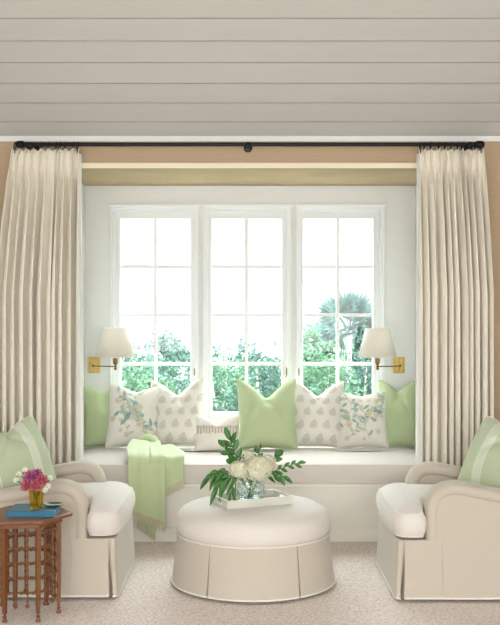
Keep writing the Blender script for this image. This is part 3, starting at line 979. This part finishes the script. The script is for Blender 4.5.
# ------------------------------------------------------------------ throw
th = thing('throw_blanket', 'soft green fringed throw draped over the front of the window seat', 'throw blanket', (-0.6, 6.3, 0.0))
def drape(path, xl, xr, rows, folds, yoff, zend=None, seed=0, amp=0.012, nx=46):
    """path: list of (y,z); xl,xr: functions of t; zend: (left,right) lowest z for each side"""
    P = [Vector((0, a, b)) for a, b in path]
    ls = [0]
    for a, b in zip(P[:-1], P[1:]): ls.append(ls[-1] + (b - a).length)
    ls = np.array(ls) / ls[-1]
    ys_, zs_ = [p.y for p in P], [p.z for p in P]
    out = []
    for j in range(rows + 1):
        t_ = j / rows; row = []
        for i in range(nx + 1):
            s_ = i / nx
            y = interp(t_, ls, ys_); z = interp(t_, ls, zs_)
            if zend is not None:
                ze = lerp(zend[0], zend[1], s_); z_last = zs_[-1]
                hang = max(0, (0.49 - z) / (0.49 - z_last))
                z += (ze - z_last) * hang
            x = lerp(xl(t_), xr(t_), s_)
            f = 0
            for k, (fr, ph, aa) in enumerate(folds): f += aa * math.sin(2 * PI * fr * s_ + ph + t_ * 1.2)
            hangk = 1 if z < 0.47 else 0.5
            # folds stand proud of the seat: push outward and up, never inward
            ff = (f + sum(a3 for _, _, a3 in folds)) * 0.5
            y2 = y + yoff - ff * (1 if z < 0.5 else 0.2)
            z2 = z + (ff * 0.9 if z >= 0.47 else 0)
            row.append((x, y2, z2))
        out.append(row)
    return out
def smoothpath(pts, n=40):
    pts = [Vector((a, b, 0)) for a, b in pts]
    out = []
    for i in range(len(pts) - 1):
        p0 = pts[max(i - 1, 0)]; p1 = pts[i]; p2 = pts[i + 1]; p3 = pts[min(i + 2, len(pts) - 1)]
        for k in range(8):
            t_ = k / 8
            v = 0.5 * ((2 * p1) + (-p0 + p2) * t_ + (2 * p0 - 5 * p1 + 4 * p2 - p3) * t_ ** 2 + (-p0 + 3 * p1 - 3 * p2 + p3) * t_ ** 3)
            out.append((v.x, v.y))
    out.append((pts[-1].x, pts[-1].y))
    return out
pmain = smoothpath([(6.78, 0.535), (6.70, 0.585), (6.60, 0.575), (6.45, 0.555), (6.33, 0.535), (6.285, 0.49), (6.278, 0.42), (6.272, 0.30), (6.268, 0.19)])
A = drape(pmain, lambda t_: -0.77 - 0.03 * math.sin(PI * min(1, t_ * 1.6)) + 0.01 * t_, lambda t_: lerp(-0.62, -0.53, min(1, t_ * 1.6)), 70, [(0.9, 0.4, 0.014), (2.1, 1.0, 0.006), (5.3, 2, 0.0012)], -0.012, (0.215, 0.13))
pright = smoothpath([(6.76, 0.53), (6.68, 0.565), (6.58, 0.56), (6.45, 0.55), (6.33, 0.532), (6.292, 0.49), (6.288, 0.45), (6.285, 0.36)])
B = drape(pright, lambda t_: -0.68 + 0.07 * t_, lambda t_: -0.60 + 0.185 * min(1, t_ * 1.7) ** 0.7, 50, [(0.8, 1.0, 0.012), (2.4, 0.5, 0.004)], -0.004, (0.30, 0.40))
pback = [(6.302, 0.33), (6.300, 0.25), (6.298, 0.15), (6.298, 0.06)]
Cc = drape(pback, lambda t_: -0.745 + 0.04 * t_, lambda t_: -0.55 - 0.05 * t_, 24, [(1.5, 0.3, 0.005), (3, 1, 0.003)], -0.001, (0.12, 0.045))
bl = MB(); bl.grid(A); bl.grid(B); bl.grid(Cc)
# gathered bunch at the top
bun = []
for k in range(15):
    a = k / 14
    bun.append((lerp(-0.765, -0.60, a), 6.70 + 0.03 * math.sin(a * 5), 0.545 + 0.05 * math.sin(PI * a)))
bl.tube(bun, [0.012 + 0.026 * math.sin(PI * k / 14) ** 0.6 + 0.004 * math.sin(k * 2.2) for k in range(15)], 12)
bl.build('blanket', M_throw, th, solid=0.005)
fr = MB(); rs_ = random.Random(2)
def fringe(row, ln, step=1, swing=0.0):
    for i in range(0, len(row), step):
        p = Vector(row[i])
        for q_ in range(2):
            d = Vector((rs_.uniform(-0.006, 0.006) + swing, rs_.uniform(-0.004, 0.0), -ln * rs_.uniform(0.8, 1.1)))
            fr.tube([p + Vector((0.002 * q_, -0.001, 0.004)), p + d * 0.5, p + d], [0.0022, 0.0018, 0.0012], 4)
for row_, ln_, st_ in ((A[-1], 0.05, 1), (B[-1], 0.048, 1), (Cc[-1], 0.035, 2)):
    fr = MB(); fringe(row_, ln_, st_); fr.build('fringe', M_fringe, th)

# ------------------------------------------------------------------ armchairs
def make_chair(x0, sx, yc, label, hand):
    root = thing('skirted_armchair', label, 'armchair', (x0 + sx * 0.45, yc, 0), 'pair of skirted linen armchairs')
    def P(u, y, z): return (x0 + sx * u, yc + y, z)
    HW = 0.375
    # base + skirt: outline walks the footprint with kick-pleat notches at the corners
    def outline(f, z):
        fl = 0.016 * (1 - z / 0.31)             # flare
        k = max(0, 1 - z / 0.27)
        g_ = 0.008 * k + 0.0006                 # half width of the notch
        dn = 0.07 * k + 0.006
        u0, u1, h = 0.0 - fl, 0.93 + fl, HW + fl
        pts = []
        def seg(a, b, n_):
            for i in range(n_): pts.append((lerp(a[0], b[0], i / n_), lerp(a[1], b[1], i / n_)))
        c = 0.02
        # front face from -h to +h
        seg((u0, -h + c), (u0, h - c), 14)
        # front/far corner notch
        seg((u0, h - c), (u0 + c * 0.3, h - c * 0.3), 2)
        seg((u0 + c * 0.3, h - c * 0.3), (u0 + c, h), 2)
        pts.append((u0 + c + 0.004, h))
        pts.append((u0 + c + g_ * 0.3 + 0.006, h - dn)); pts.append((u0 + c + 0.012 + g_, h - dn))
        pts.append((u0 + c + 0.014 + 1.6 * g_, h))
        seg((u0 + 0.11, h), (u1 - 0.05, h), 20)
        seg((u1 - 0.05, h), (u1, h - 0.05), 2)
        seg((u1, h - 0.05), (u1, -h + 0.05), 10)
        seg((u1, -h + 0.05), (u1 - 0.05, -h), 2)
        seg((u1 - 0.05, -h), (u0 + 0.11, -h), 20)
        pts.append((u0 + c + 0.014 + 1.6 * g_, -h))
        pts.append((u0 + c + 0.012 + g_, -h + dn)); pts.append((u0 + c + g_ * 0.3 + 0.006, -h + dn))
        pts.append((u0 + c + 0.004, -h))
        seg((u0 + c, -h), (u0 + c * 0.3, -h + c * 0.3), 2)
        seg((u0 + c * 0.3, -h + c * 0.3), (u0, -h + c), 2)
        return pts
    rings = []
    zs_ = [0.016, 0.022, 0.05, 0.10, 0.15, 0.20, 0.24, 0.27, 0.295, 0.308]
    for z in zs_:
        o_ = outline(0, z)
        w_ = 0.0025 * (1 - z / 0.31)
        rings.append([P(u + w_ * math.sin(9 * y + 2 * z * 9 + 1), y + w_ * math.sin(14 * u + z * 12), z) for u, y in o_])
    MB().rings(rings).build('skirt', M_linen, root)
    hem = MB()
    o_ = outline(0, 0.02)
    hem.tube([P(u, y, 0.021) for u, y in o_], 0.0045, 5, closed=True)
    hem.build('hem', M_hem, root)
    for s_ in (-1, 1):
        for u in (0.07, 0.86):
            MB().lathe([(0.016, 0), (0.024, 0.05)], P(u, s_ * 0.30, 0), 12).build('leg', M_wood, root)
    # arms
    path = smoothpath([(0.178, 0.305), (0.176, 0.40), (0.178, 0.465), (0.196, 0.520), (0.235, 0.553), (0.30, 0.562), (0.40, 0.545), (0.52, 0.522), (0.66, 0.505), (0.86, 0.50)])
    for s_ in (-1, 1):
        yc_ = s_ * 0.318
        band = []
        m_ = len(path)
        for i in range(m_):
            a = path[max(i - 1, 0)]; b = path[min(i + 1, m_ - 1)]
            tx, tz = b[0] - a[0], b[1] - a[1]; l = math.hypot(tx, tz); tx /= l; tz /= l
            nx_, nz_ = -tz, tx
            hw, hh = 0.068, 0.036
            # outward bulge grows on the top of the arm
            g_ = min(1, max(0, (path[i][0] - 0.17) / 0.08))
            hw = 0.060 + 0.012 * g_
            ring = []
            for k in range(20):
                t_ = 2 * PI * k / 20
                cx, sy = math.cos(t_), math.sin(t_)
                e = 0.72
                cy = abs(cx) ** e * (1 if cx > 0 else -1) * hw
                ch = abs(sy) ** e * (1 if sy > 0 else -1) * hh
                ring.append(P(path[i][0] + nx_ * ch, yc_ + cy, path[i][1] + nz_ * ch))
            band.append(ring)
        arm = thing_part = None
        mb = MB().rings(band)
        ob = mb.build('arm', M_linen, root)
        # panel filling below the roll
        poly = [(0.17, 0.306)] + [(p[0] + 0.006, p[1] - 0.004) for p in path if p[1] > 0.32] + [(0.90, 0.50), (0.915, 0.306)]
        pm = MB()
        n_ = len(poly)
        ys2 = [-0.054, -0.050, 0.050, 0.0565] if s_ > 0 else [-0.0565, -0.050, 0.050, 0.054]
        rg = []
        for k, yy in enumerate(ys2):
            ins = 0.004 if k in (0, 3) else 0
            rg.append([P(a, yc_ + yy, b) for a, b in poly])
        pm.rings(rg)
        pm.build('arm_panel', M_linen, ob)
        # vertical seam where the front panel meets the side
        sm = MB().tube([P(0.222, yc_ + s_ * 0.0535, 0.50), P(0.222, yc_ + s_ * 0.0535, 0.42), P(0.222, yc_ + s_ * 0.0545, 0.31), P(0.222, s_ * (HW + 0.003), 0.29), P(0.222, s_ * (HW + 0.0165), 0.03)], 0.0028, 5)
        sm.build('seam', M_linen, ob)
    # back
    bk = MB(); rings = []
    for k in range(13):
        f = k / 12
        z = lerp(0.306, 0.80, f)
        lean = 0.12 * f
        rnd = 0.07 * max(0, (f - 0.75) / 0.25) ** 2
        ua, ub = 0.67 + lean + rnd, 0.905 + 0.02 * f - rnd * 0.6 + 0.02
        hy = 0.262 + 0.10 * min(1, max(0, (z - 0.5) / 0.06)) - rnd * 0.8
        o_ = rr_outline(ua, ub, -hy, hy, 0.05, 5, 8)
        rings.append([P(a, b, z) for a, b in o_])
    bk.rings(rings).build('backrest', M_linen, root, subsurf=1)
    # seat cushion: T-shape with ears in front of the arms
    T_ = []
    def arc(cx, cy, r, a0, a1, n_=6):
        for i in range(n_ + 1):
            a = lerp(a0, a1, i / n_); T_.append((cx + r * math.cos(a), cy + r * math.sin(a)))
    def lin(a, b, n_):
        for i in range(1, n_): T_.append((lerp(a[0], b[0], i / n_), lerp(a[1], b[1], i / n_)))
    F0 = -0.008
    arc(0.60, 0.235, 0.02, 0, PI / 2, 3)
    lin((0.60, 0.255), (0.145, 0.255), 10)
    T_.append((0.135, 0.262)); T_.append((0.131, 0.275))
    lin((0.131, 0.275), (0.131, 0.35), 3)
    arc(0.105, 0.352, 0.026, 0, PI / 2, 4)
    arc(F0 + 0.075, 0.303, 0.075, PI / 2, PI, 7)
    # gently bowed front
    for i in range(1, 20):
        y = lerp(0.303, -0.303, i / 20); T_.append((F0 - 0.010 * (1 - (y / 0.303) ** 2), y))
    arc(F0 + 0.075, -0.303, 0.075, PI, 1.5 * PI, 7)
    arc(0.105, -0.352, 0.026, 1.5 * PI, 2 * PI, 4)
    lin((0.131, -0.35), (0.131, -0.275), 3)
    T_.append((0.131, -0.275)); T_.append((0.135, -0.262))
    lin((0.145, -0.255), (0.60, -0.255), 10)
    arc(0.60, -0.235, 0.02, -PI / 2, 0, 3)
    lin((0.62, -0.235), (0.62, 0.235), 8)
    spn = lambda p: (min(max(p[0], 0.11), 0.42), min(max(p[1], -0.18), 0.18))
    cu = puff(T_, spn, 0.326, 0.440, 0.056, 0.018, lump=0.002, seed=hand)
    cu.v = [P(*q_) for q_ in cu.v]
    co_ = cu.build('seat_cushion', M_linen_c, root)
    for zz_ in (0.326, 0.440):
        MB().tube([P(a, b, zz_) for a, b in T_], 0.0045, 6, closed=True).build('piping', M_pipe, co_)
    return root
CL = make_chair(-0.682, -1, 5.425, 'oatmeal linen armchair at the left, beside the small wooden table', 1)
CR = make_chair(0.742, 1, 5.385, 'oatmeal linen armchair at the right of the ottoman', 2)

def chair_pillow(x, y, z, rz, lean, roll, label, seed, chop=0.085):
    pc = pat_chair if rz > 0 else (lambda X, Y: pat_chair(-X, Y))
    o = make_pillow('throw_pillow', 0.41, 0.41, 0.17, M_pattern, label, pc, M_creampipe, chop, -0.04, 'green banded pillows on the armchairs', seed)
    place(o, x, y, z, lean, rz, roll)
    return o
chair_pillow(-1.205, 5.37, 0.495, math.radians(45), 0.48, -0.08, 'pale green pillow with a white dotted band on the left armchair', 31)
chair_pillow(1.285, 5.37, 0.49, math.radians(-42), 0.50, 0.16, 'pale green pillow with a white dotted band on the right armchair', 32)

# ------------------------------------------------------------------ ottoman
OX, OY = 0.018, 5.39
ot = thing('skirted_ottoman', 'round oatmeal linen ottoman with a box-pleated skirt', 'ottoman', (OX, OY, 0))
pleats = [math.radians(-90 + a) for a in (-147, -91, -32.5, 32.5, 91, 147)]
def ott_ring(z, r, k):
    pts = []
    ps = sorted((p + PI) % (2 * PI) - PI for p in pleats)
    hw = (0.0012 + 0.0062 * k) / r
    dp = 0.012 + 0.045 * k
    for i, p in enumerate(ps):
        q_ = ps[(i + 1) % 6] + (2 * PI if i == 5 else 0)
        for (a, rr) in ((p - hw, r), (p - hw * 0.85, r - 0.004), (p - hw * 0.5, r - dp), (p + hw * 0.5, r - dp), (p + hw * 0.85, r - 0.004), (p + hw, r)):
            pts.append((OX + rr * math.cos(a), OY + rr * math.sin(a), z))
        for j in range(1, 30):
            a = lerp(p + hw, q_ - hw, j / 30)
            pts.append((OX + r * math.cos(a), OY + r * math.sin(a), z))
    return pts
rings = []
for z in (0.016, 0.03, 0.07, 0.12, 0.17, 0.22, 0.25, 0.272):
    k = 1 - z / 0.272
    rings.append(ott_ring(z, 0.407 + 0.032 * (k ** 0.9 if k > 0 else 0), k))
MB().rings(rings).build('skirt', M_linen, ot)
MB().tube(ott_ring(0.02, 0.4385, 1)[::2], 0.0045, 5, closed=True).build('hem', M_hem, ot)
top = []
for (r, z) in [(0.400, 0.274), (0.410, 0.285), (0.417, 0.305), (0.419, 0.33), (0.415, 0.355), (0.404, 0.378), (0.385, 0.397), (0.355, 0.413), (0.31, 0.424), (0.25, 0.430), (0.18, 0.432), (0.1, 0.432), (0.02, 0.432)]:
    top.append([(OX + r * math.cos(2 * PI * i / 96), OY + r * math.sin(2 * PI * i / 96), z) for i in range(96)])
MB().rings(top).build('padded_top', M_linen_c, ot)
MB().tube([(OX + 0.409 * math.cos(2 * PI * i / 96), OY + 0.409 * math.sin(2 * PI * i / 96), 0.275) for i in range(96)], 0.005, 6, closed=True).build('piping', M_pipe, ot)
for a in (45, 135, 225, 315):
    MB().lathe([(0.016, 0), (0.022, 0.05)], (OX + 0.3 * math.cos(math.radians(a)), OY + 0.3 * math.sin(math.radians(a)), 0), 12).build('leg', M_wood, ot)
OT = 0.4325

# tray
ang = math.radians(24)
tr = thing('serving_tray', 'pale grey-white rectangular tray with cut-out handles on the ottoman', 'tray', (0, 0, 0))
tl, tw_ = 0.375, 0.225
MB().box(-tl / 2 + 0.006, tl / 2 - 0.006, -tw_ / 2 + 0.006, tw_ / 2 - 0.006, 0, 0.008).build('tray_base', M_traypaint, tr, smooth=False)
rim = MB(); H_ = 0.042
rim.box(-tl / 2, tl / 2, -tw_ / 2, -tw_ / 2 + 0.008, 0, H_)
rim.box(-tl / 2, tl / 2, tw_ / 2 - 0.008, tw_ / 2, 0, H_)
for s_ in (-1, 1):
    a, b = (s_ * tl / 2, s_ * (tl / 2 - 0.008))
    a, b = min(a, b), max(a, b)
    hy = 0.035
    y0_, y1_ = -tw_ / 2 + 0.008, tw_ / 2 - 0.008
    rim.box(a, b, y0_, y1_, 0, 0.014); rim.box(a, b, y0_, y1_, 0.032, H_)
    rim.box(a, b, y0_, -hy, 0.014, 0.032); rim.box(a, b, hy, y1_, 0.014, 0.032)
rim.build('tray_rim', M_traypaint, tr, smooth=False)
tr.location = (0.009, 5.345, OT); tr.rotation_euler = (0, 0, ang)

# vase: cut glass bowl
VX, VY, VZ = 0.003, 5.34, OT + 0.0082
vz = thing('flower_vase', 'round diamond-cut clear glass vase in the tray', 'vase', (VX, VY, VZ))
prof = [(0.036, 0.0), (0.055, 0.008), (0.072, 0.028), (0.080, 0.052), (0.078, 0.075), (0.066, 0.098), (0.056, 0.108)]
nseg = 20; rows_ = 7
rg = []
for j in range(rows_ + 1):
    f = j / rows_
    z = 0.108 * f
    r = interp(z, [p[1] for p in prof], [p[0] for p in prof])
    ring = []
    for i in range(nseg):
        d = 0.0035 if (i + j) % 2 == 0 else -0.0015
        if j in (0, rows_): d = 0
        a = 2 * PI * i / nseg
        ring.append((VX + (r + d) * math.cos(a), VY + (r + d) * math.sin(a), VZ + z))
    rg.append(ring)
ins = [[(VX + (lerp(VX, p[0], 1) - VX) * 0.93, VY + (p[1] - VY) * 0.93, max(p[2], VZ + 0.006)) for p in ring] for ring in rg[::-1]]
MB().rings(rg + ins, True, True).build('bowl', M_glass, vz, smooth=False)
M_water = glass_mat('vase_water', (0.9, 0.96, 0.95, 1), 0.6)
wt = MB(); wt.rings([[(VX + (p[0] - VX) * 0.90, VY + (p[1] - VY) * 0.90, max(p[2], VZ + 0.008)) for p in ring] for ring in rg[:5]])
wt.build('water', M_water, vz, smooth=True)

def petals_ball(m, c, R, n, ps, rs, flat=0.85):
    """a round head of four-petalled florets"""
    for k in range(n):
        zz_ = 1 - 2 * (k + 0.5) / n
        ph = k * 2.39996
        d = Vector((math.sqrt(1 - zz_ * zz_) * math.cos(ph), math.sqrt(1 - zz_ * zz_) * math.sin(ph), zz_))
        d = (d + Vector((rs.uniform(-.12, .12), rs.uniform(-.12, .12), rs.uniform(-.12, .12)))).normalized()
        rr = R * rs.uniform(0.9, 1.06)
        p = Vector(c) + Vector((d.x * rr, d.y * rr, d.z * rr * flat))
        a = d.orthogonal().normalized(); a = Matrix.Rotation(rs.uniform(0, PI), 3, d) @ a
        b = d.cross(a)
        for q_ in range(4):
            e = [a, b, -a, -b][q_]; g_ = [b, -a, -b, a][q_]
            m.add([p, p + (e * 0.75 + g_ * 0.45) * ps + d * ps * 0.25, p + e * ps * 1.15 + d * ps * 0.12, p + (e * 0.75 - g_ * 0.45) * ps + d * ps * 0.25], [(0, 1, 2, 3)])
def leaf_blade(m, base, d, ln, wd, droop=0.3, n=6, roll=0.0):
    d = Vector(d).normalized()
    side = d.cross(Vector((0, 0, 1)))
    if side.length < 0.1: side = Vector((1, 0, 0))
    side.normalize()
    side = Matrix.Rotation(roll, 3, d) @ side
    up = side.cross(d)
    rows = []
    for i in range(n + 1):
        t_ = i / n
        p = Vector(base) + d * ln * t_ + Vector((0, 0, -droop * ln * t_ * t_))
        w_ = wd * math.sin(PI * min(1, (t_ * 0.93 + 0.05))) ** 0.8 + 0.0006
        rows.append([p - side * w_ + up * w_ * 0.3, p, p + side * w_ + up * w_ * 0.3])
    m.grid(rows)

rsf = random.Random(5)
mouth = Vector((VX, VY, VZ + 0.10))
def hydrangea(px, py, y, R, n, label):
    c = Vector((px2x(px, y), y, py2z(py, y)))
    r = thing('hydrangea_bloom', label, 'flower', (VX + (c.x - VX) * 0.15, VY, VZ + 0.02), 'cream hydrangeas in the glass vase')
    m = MB(); m.ball(c, R * 0.78, 14, 9, 0.85)
    petals_ball(m, c, R * 0.95, n, 0.0115, rsf)
    m.build('flower_head', M_hydr, r, smooth=False)
    MB().tube([(VX - (c.x - VX) * 0.2, VY - (c.y - VY) * 0.2, VZ + 0.014), mouth + (c - mouth) * 0.1, c], 0.0032, 6).build('stem', M_stem, r)
hydrangea(258, 468.5, 5.30, 0.078, 330, 'largest cream hydrangea at the front right of the vase')
hydrangea(239, 470, 5.31, 0.058, 230, 'cream hydrangea at the front left of the vase')
hydrangea(246, 459, 5.39, 0.050, 180, 'small cream hydrangea at the back, behind the two front blooms')
hydrangea(268, 462, 5.40, 0.045, 150, 'small cream hydrangea at the back right of the vase')

def sprig(px, py, y, label, nl=7, ll=0.06, lw=0.010, bend=0.02, start=0.35, curl=0.3):
    tip = Vector((px2x(px, y), y, py2z(py, y)))
    b0 = Vector((VX, VY, VZ + 0.014)); m0 = mouth + (tip - mouth).normalized() * 0.02
    m0 = Vector((VX + max(-0.04, min(0.04, (tip.x - VX) * 0.4)), VY + max(-0.04, min(0.04, (tip.y - VY) * 0.4)), VZ + 0.112))
    mid = (m0 + tip) / 2 + Vector((0, 0, bend))
    pts = [b0 + (Vector((m0.x, m0.y, b0.z)) - b0) * -0.3, m0]
    for k in range(1, 9):
        t_ = k / 8
        pts.append(m0 * (1 - t_) ** 2 + mid * 2 * t_ * (1 - t_) + tip * t_ ** 2)
    r = thing('leafy_sprig', label, 'greenery', tuple(b0), 'green sprigs in the glass vase')
    MB().tube(pts, 0.0022, 5).build('stem', M_stem, r)
    m = MB()
    for k in range(nl):
        t_ = lerp(start, 1, k / max(1, nl - 1))
        i = 1 + t_ * 8
        i0 = min(int(i), len(pts) - 2)
        p = Vector(pts[i0]).lerp(Vector(pts[i0 + 1]), i - int(i) if i0 == int(i) else 1)
        ax = (Vector(pts[i0 + 1]) - Vector(pts[i0])).normalized()
        sd = ax.cross(Vector((0, 1, 0))).normalized() * (1 if k % 2 else -1)
        d = ax * 0.8 + sd * rsf.uniform(0.45, 0.8) + Vector((0, rsf.uniform(-0.4, 0.3), 0))
        if k == nl - 1: d = ax
        leaf_blade(m, p, d, ll * rsf.uniform(0.75, 1.1), lw * 1.3 * rsf.uniform(0.8, 1.15), curl, roll=PI / 2 * rsf.uniform(0.6, 1.2))
    m.build('leaves', M_leaf, r, solid=0.0006)
sprig(230, 440, 5.36, 'tall upright leafy sprig at the left of the vase', 8, 0.075, 0.013, 0.02, 0.3, 0.0)
sprig(224, 447, 5.33, 'shorter upright sprig leaning left from the vase', 6, 0.06, 0.012, 0.02, 0.35, 0.1)
sprig(210, 478, 5.30, 'broad-leaved sprig arching over the left tray rim', 8, 0.065, 0.013, 0.07, 0.35, 0.5)
sprig(218, 488, 5.24, 'low drooping sprig at the left front of the tray', 7, 0.06, 0.013, 0.07, 0.35, 0.7)
sprig(231, 492, 5.22, 'sprig hanging straight down in front of the vase', 5, 0.05, 0.011, 0.09, 0.5, 0.8)
sprig(276, 456, 5.42, 'dark leafy sprig rising behind the right blooms', 7, 0.06, 0.012, 0.02, 0.3, 0.1)
sprig(298, 463, 5.38, 'long thin sprig reaching furthest right from the vase', 8, 0.042, 0.007, 0.02, 0.4, 0.2)
sprig(283, 476, 5.34, 'short sprig low at the right side of the vase', 6, 0.05, 0.011, 0.04, 0.35, 0.4)
sprig(259, 450, 5.44, 'short sprig poking up behind the hydrangeas', 5, 0.045, 0.010, 0.01, 0.5, 0.0)

# ------------------------------------------------------------------ hexagonal side table
TX, TY, TH = -1.078, 4.82, 0.485
tb = thing('hexagonal_side_table', 'brown hexagonal side table with turned ball-and-spindle sides', 'side table', (TX, TY, 0))
rot0 = math.radians(3)
def hexp(R, k): 
    a = rot0 + PI / 3 * k
    return (TX + R * math.cos(a), TY + R * math.sin(a))
MB().prism([hexp(0.222, k) for k in range(6)], TH - 0.018, TH).build('tabletop', M_wood, tb, bevel=0.004)
MB().prism([hexp(0.172, k) for k in range(6)], TH - 0.045, TH - 0.018).build('apron', M_wood, tb, smooth=False)
LR = 0.155
for k in range(6):
    x, y = hexp(LR, k)
    lg = MB()
    a0 = rot0 + PI / 3 * k
    def sqr(r, z): return [(x + r * math.cos(a0 + PI / 4 + PI / 2 * j), y + r * math.sin(a0 + PI / 4 + PI / 2 * j), z) for j in range(4)]
    lg.rings([sqr(0.016, TH - 0.045), sqr(0.0145, 0.2), sqr(0.0115, 0.04)])
    lg.lathe([(0.006, 0.04), (0.0055, 0.03), (0.011, 0.024), (0.006, 0.018), (0.010, 0.010), (0.0125, 0.004), (0.011, 0.0)], (x, y, 0), 12)
    lg.build('leg', M_wood, tb)
for k in range(6):
    a = Vector((*hexp(LR, k), 0)); b = Vector((*hexp(LR, k + 1), 0))
    pn = MB()
    zr = [0.415, 0.345, 0.275, 0.205, 0.135]
    for z in zr:
        pa, pb = a.lerp(b, 0.06), a.lerp(b, 0.94)
        pn.tube([(pa.x, pa.y, z), (pb.x, pb.y, z)], 0.0042, 6)
        for f in (0.14, 0.5, 0.86):
            p = a.lerp(b, f); pn.ball((p.x, p.y, z), 0.0085, 8, 5)
    for f in (0.32, 0.68):
        p = a.lerp(b, f)
        pn.tube([(p.x, p.y, TH - 0.047), (p.x, p.y, 0.075)], 0.0042, 6)
        for z in zr + [0.072]:
            pn.ball((p.x, p.y, z), 0.0105, 8, 6)
        for z in [0.38, 0.31, 0.24, 0.17]:
            pn.ball((p.x, p.y, z), 0.0065, 8, 5, 1.6)
    pn.build('spindle_panel', M_wood, tb)

# book on the table
bk = thing('hardcover_book', 'large blue hardcover book lying flat on the side table', 'book', (0, 0, 0))
bw, bd, bh = 0.225, 0.19, 0.028
cv = MB().box(-bw / 2, bw / 2, -bd / 2, bd / 2, 0, 0.003).box(-bw / 2, bw / 2, -bd / 2, bd / 2, bh - 0.003, bh).box(-bw / 2, bw / 2, -bd / 2, -bd / 2 + 0.003, 0.003, bh - 0.003)
cv.build('cover', M_blue, bk, smooth=False, bevel=0.001)
MB().box(-bw / 2 + 0.004, bw / 2 - 0.004, -bd / 2 + 0.0032, bd / 2 - 0.004, 0.0032, bh - 0.0032).build('pages', M_blue, bk, smooth=False)
bk.location = (-1.035, 4.805, TH + 0.0005); bk.rotation_euler = (0, 0, math.radians(1))
BT = TH + 0.0005 + bh

# amber glass tumbler with flowers
CX, CY = px2x(36.5, 4.78), 4.78
cp = thing('glass_tumbler', 'small amber glass tumbler on the blue book', 'vase', (CX, CY, BT))
n_ = 32
outer = []
for j in range(9):
    f = j / 8
    r = lerp(0.027, 0.036, f)
    outer.append([(CX + (r + (0.0012 if i % 2 else -0.0008)) * math.cos(2 * PI * i / n_), CY + (r + (0.0012 if i % 2 else -0.0008)) * math.sin(2 * PI * i / n_), BT + 0.0005 + 0.088 * f) for i in range(n_)])
inner_ = [[(CX + (p[0] - CX) * 0.9, CY + (p[1] - CY) * 0.9, max(p[2], BT + 0.006)) for p in r] for r in outer[::-1]]
MB().rings(outer + inner_).build('glass_body', M_amber, cp, smooth=False)
def spiky(px, py, y, R, mt_, label, n=260, grp='pink blooms in the amber tumbler', name='pink_flower', core=0.35):
    c = Vector((px2x(px, y), y, py2z(py, y)))
    r = thing(name, label, 'flower', (CX, CY, BT + 0.01), grp)
    m = MB(); m.ball(c, R * core, 8, 6)
    for k in range(n):
        zz_ = 1 - 1.7 * (k + 0.5) / n; ph = k * 2.39996
        q_ = math.sqrt(max(0, 1 - zz_ * zz_))
        d = Vector((q_ * math.cos(ph), q_ * math.sin(ph), zz_))
        s_ = d.orthogonal().normalized(); s_ = Matrix.Rotation(rsf.uniform(0, PI), 3, d) @ s_
        l = R * rsf.uniform(0.8, 1.1); w_ = R * 0.075
        m.add([c + d * R * 0.25 - s_ * w_ * 0.4, c + d * l * 0.75 - s_ * w_, c + d * l, c + d * l * 0.75 + s_ * w_], [(0, 1, 2, 3)])
    m.build('flower_head', mt_, r, smooth=False)
    MB().tube([(CX - (c.x - CX) * 0.15, CY, BT + 0.01), (CX + (c.x - CX) * 0.3, CY + (c.y - CY) * 0.3, BT + 0.085), c], 0.002, 5).build('stem', M_stem, r)
spiky(31, 477.5, 4.77, 0.040, M_pink, 'magenta bloom at the top left of the tumbler')
spiky(41.5, 481, 4.77, 0.036, M_rose, 'rose bloom at the right of the tumbler')
spiky(27, 486, 4.76, 0.036, M_rose, 'rose bloom drooping at the left of the tumbler')
spiky(36, 486.5, 4.74, 0.036, M_rose, 'rose bloom at the front of the tumbler')
spiky(37, 474, 4.80, 0.030, M_pink, 'small magenta bloom at the top back of the tumbler')
for (px, py, y, lab) in ((16, 480, 4.78, 'white blossom furthest left of the pink blooms'), (19, 474, 4.80, 'white blossom above left of the pink blooms'), (48, 486, 4.77, 'white blossom low right of the pink blooms'), (50, 478, 4.79, 'white blossom furthest right of the pink blooms'), (45, 490, 4.76, 'white blossom just right of the tumbler rim'), (25, 470, 4.81, 'white blossom behind the top of the pink blooms')):
    c = Vector((px2x(px, y), y, py2z(py, y)))
    r = thing('white_blossom', lab, 'flower', (CX, CY, BT + 0.01), 'white blossoms in the amber tumbler')
    m = MB(); m.ball(c, 0.005, 8, 5); petals_ball(m, c, 0.011, 16, 0.008, rsf, 1.0); m.build('flower_head', M_whitepetal, r, smooth=False)
    MB().tube([(CX - (c.x - CX) * 0.1, CY, BT + 0.01), (CX + (c.x - CX) * 0.25, CY + (c.y - CY) * 0.3, BT + 0.088), c], 0.0016, 5).build('stem', M_stem, r)
    lf = MB()
    for k in range(3): leaf_blade(lf, c + Vector((0, 0, -0.012)), (rsf.uniform(-1, 1), rsf.uniform(-1, 0.3), rsf.uniform(-0.2, 0.8)), 0.025, 0.005, 0.2, 4)
    lf.build('leaves', M_leaf, r)

# small dish behind the tumbler
DX, DY = px2x(53.5, 4.84), 4.845
dz = BT
ds = MB()
ds.lathe([(0.022, 0.0005), (0.034, 0.004), (0.044, 0.011), (0.042, 0.0125), (0.032, 0.007), (0.001, 0.004)], (DX, DY, dz), 28, True, True)
o = ds.build('small_dish', M_dish, origin=(DX, DY, dz))
tag(o, 'small shallow dark dish behind the tumbler on the blue book', 'dish')
MB().tube([(DX + 0.0435 * math.cos(2 * PI * k / 28), DY + 0.0435 * math.sin(2 * PI * k / 28), dz + 0.0122) for k in range(28)], 0.0014, 5, closed=True).build('rim', M_creampipe, o)
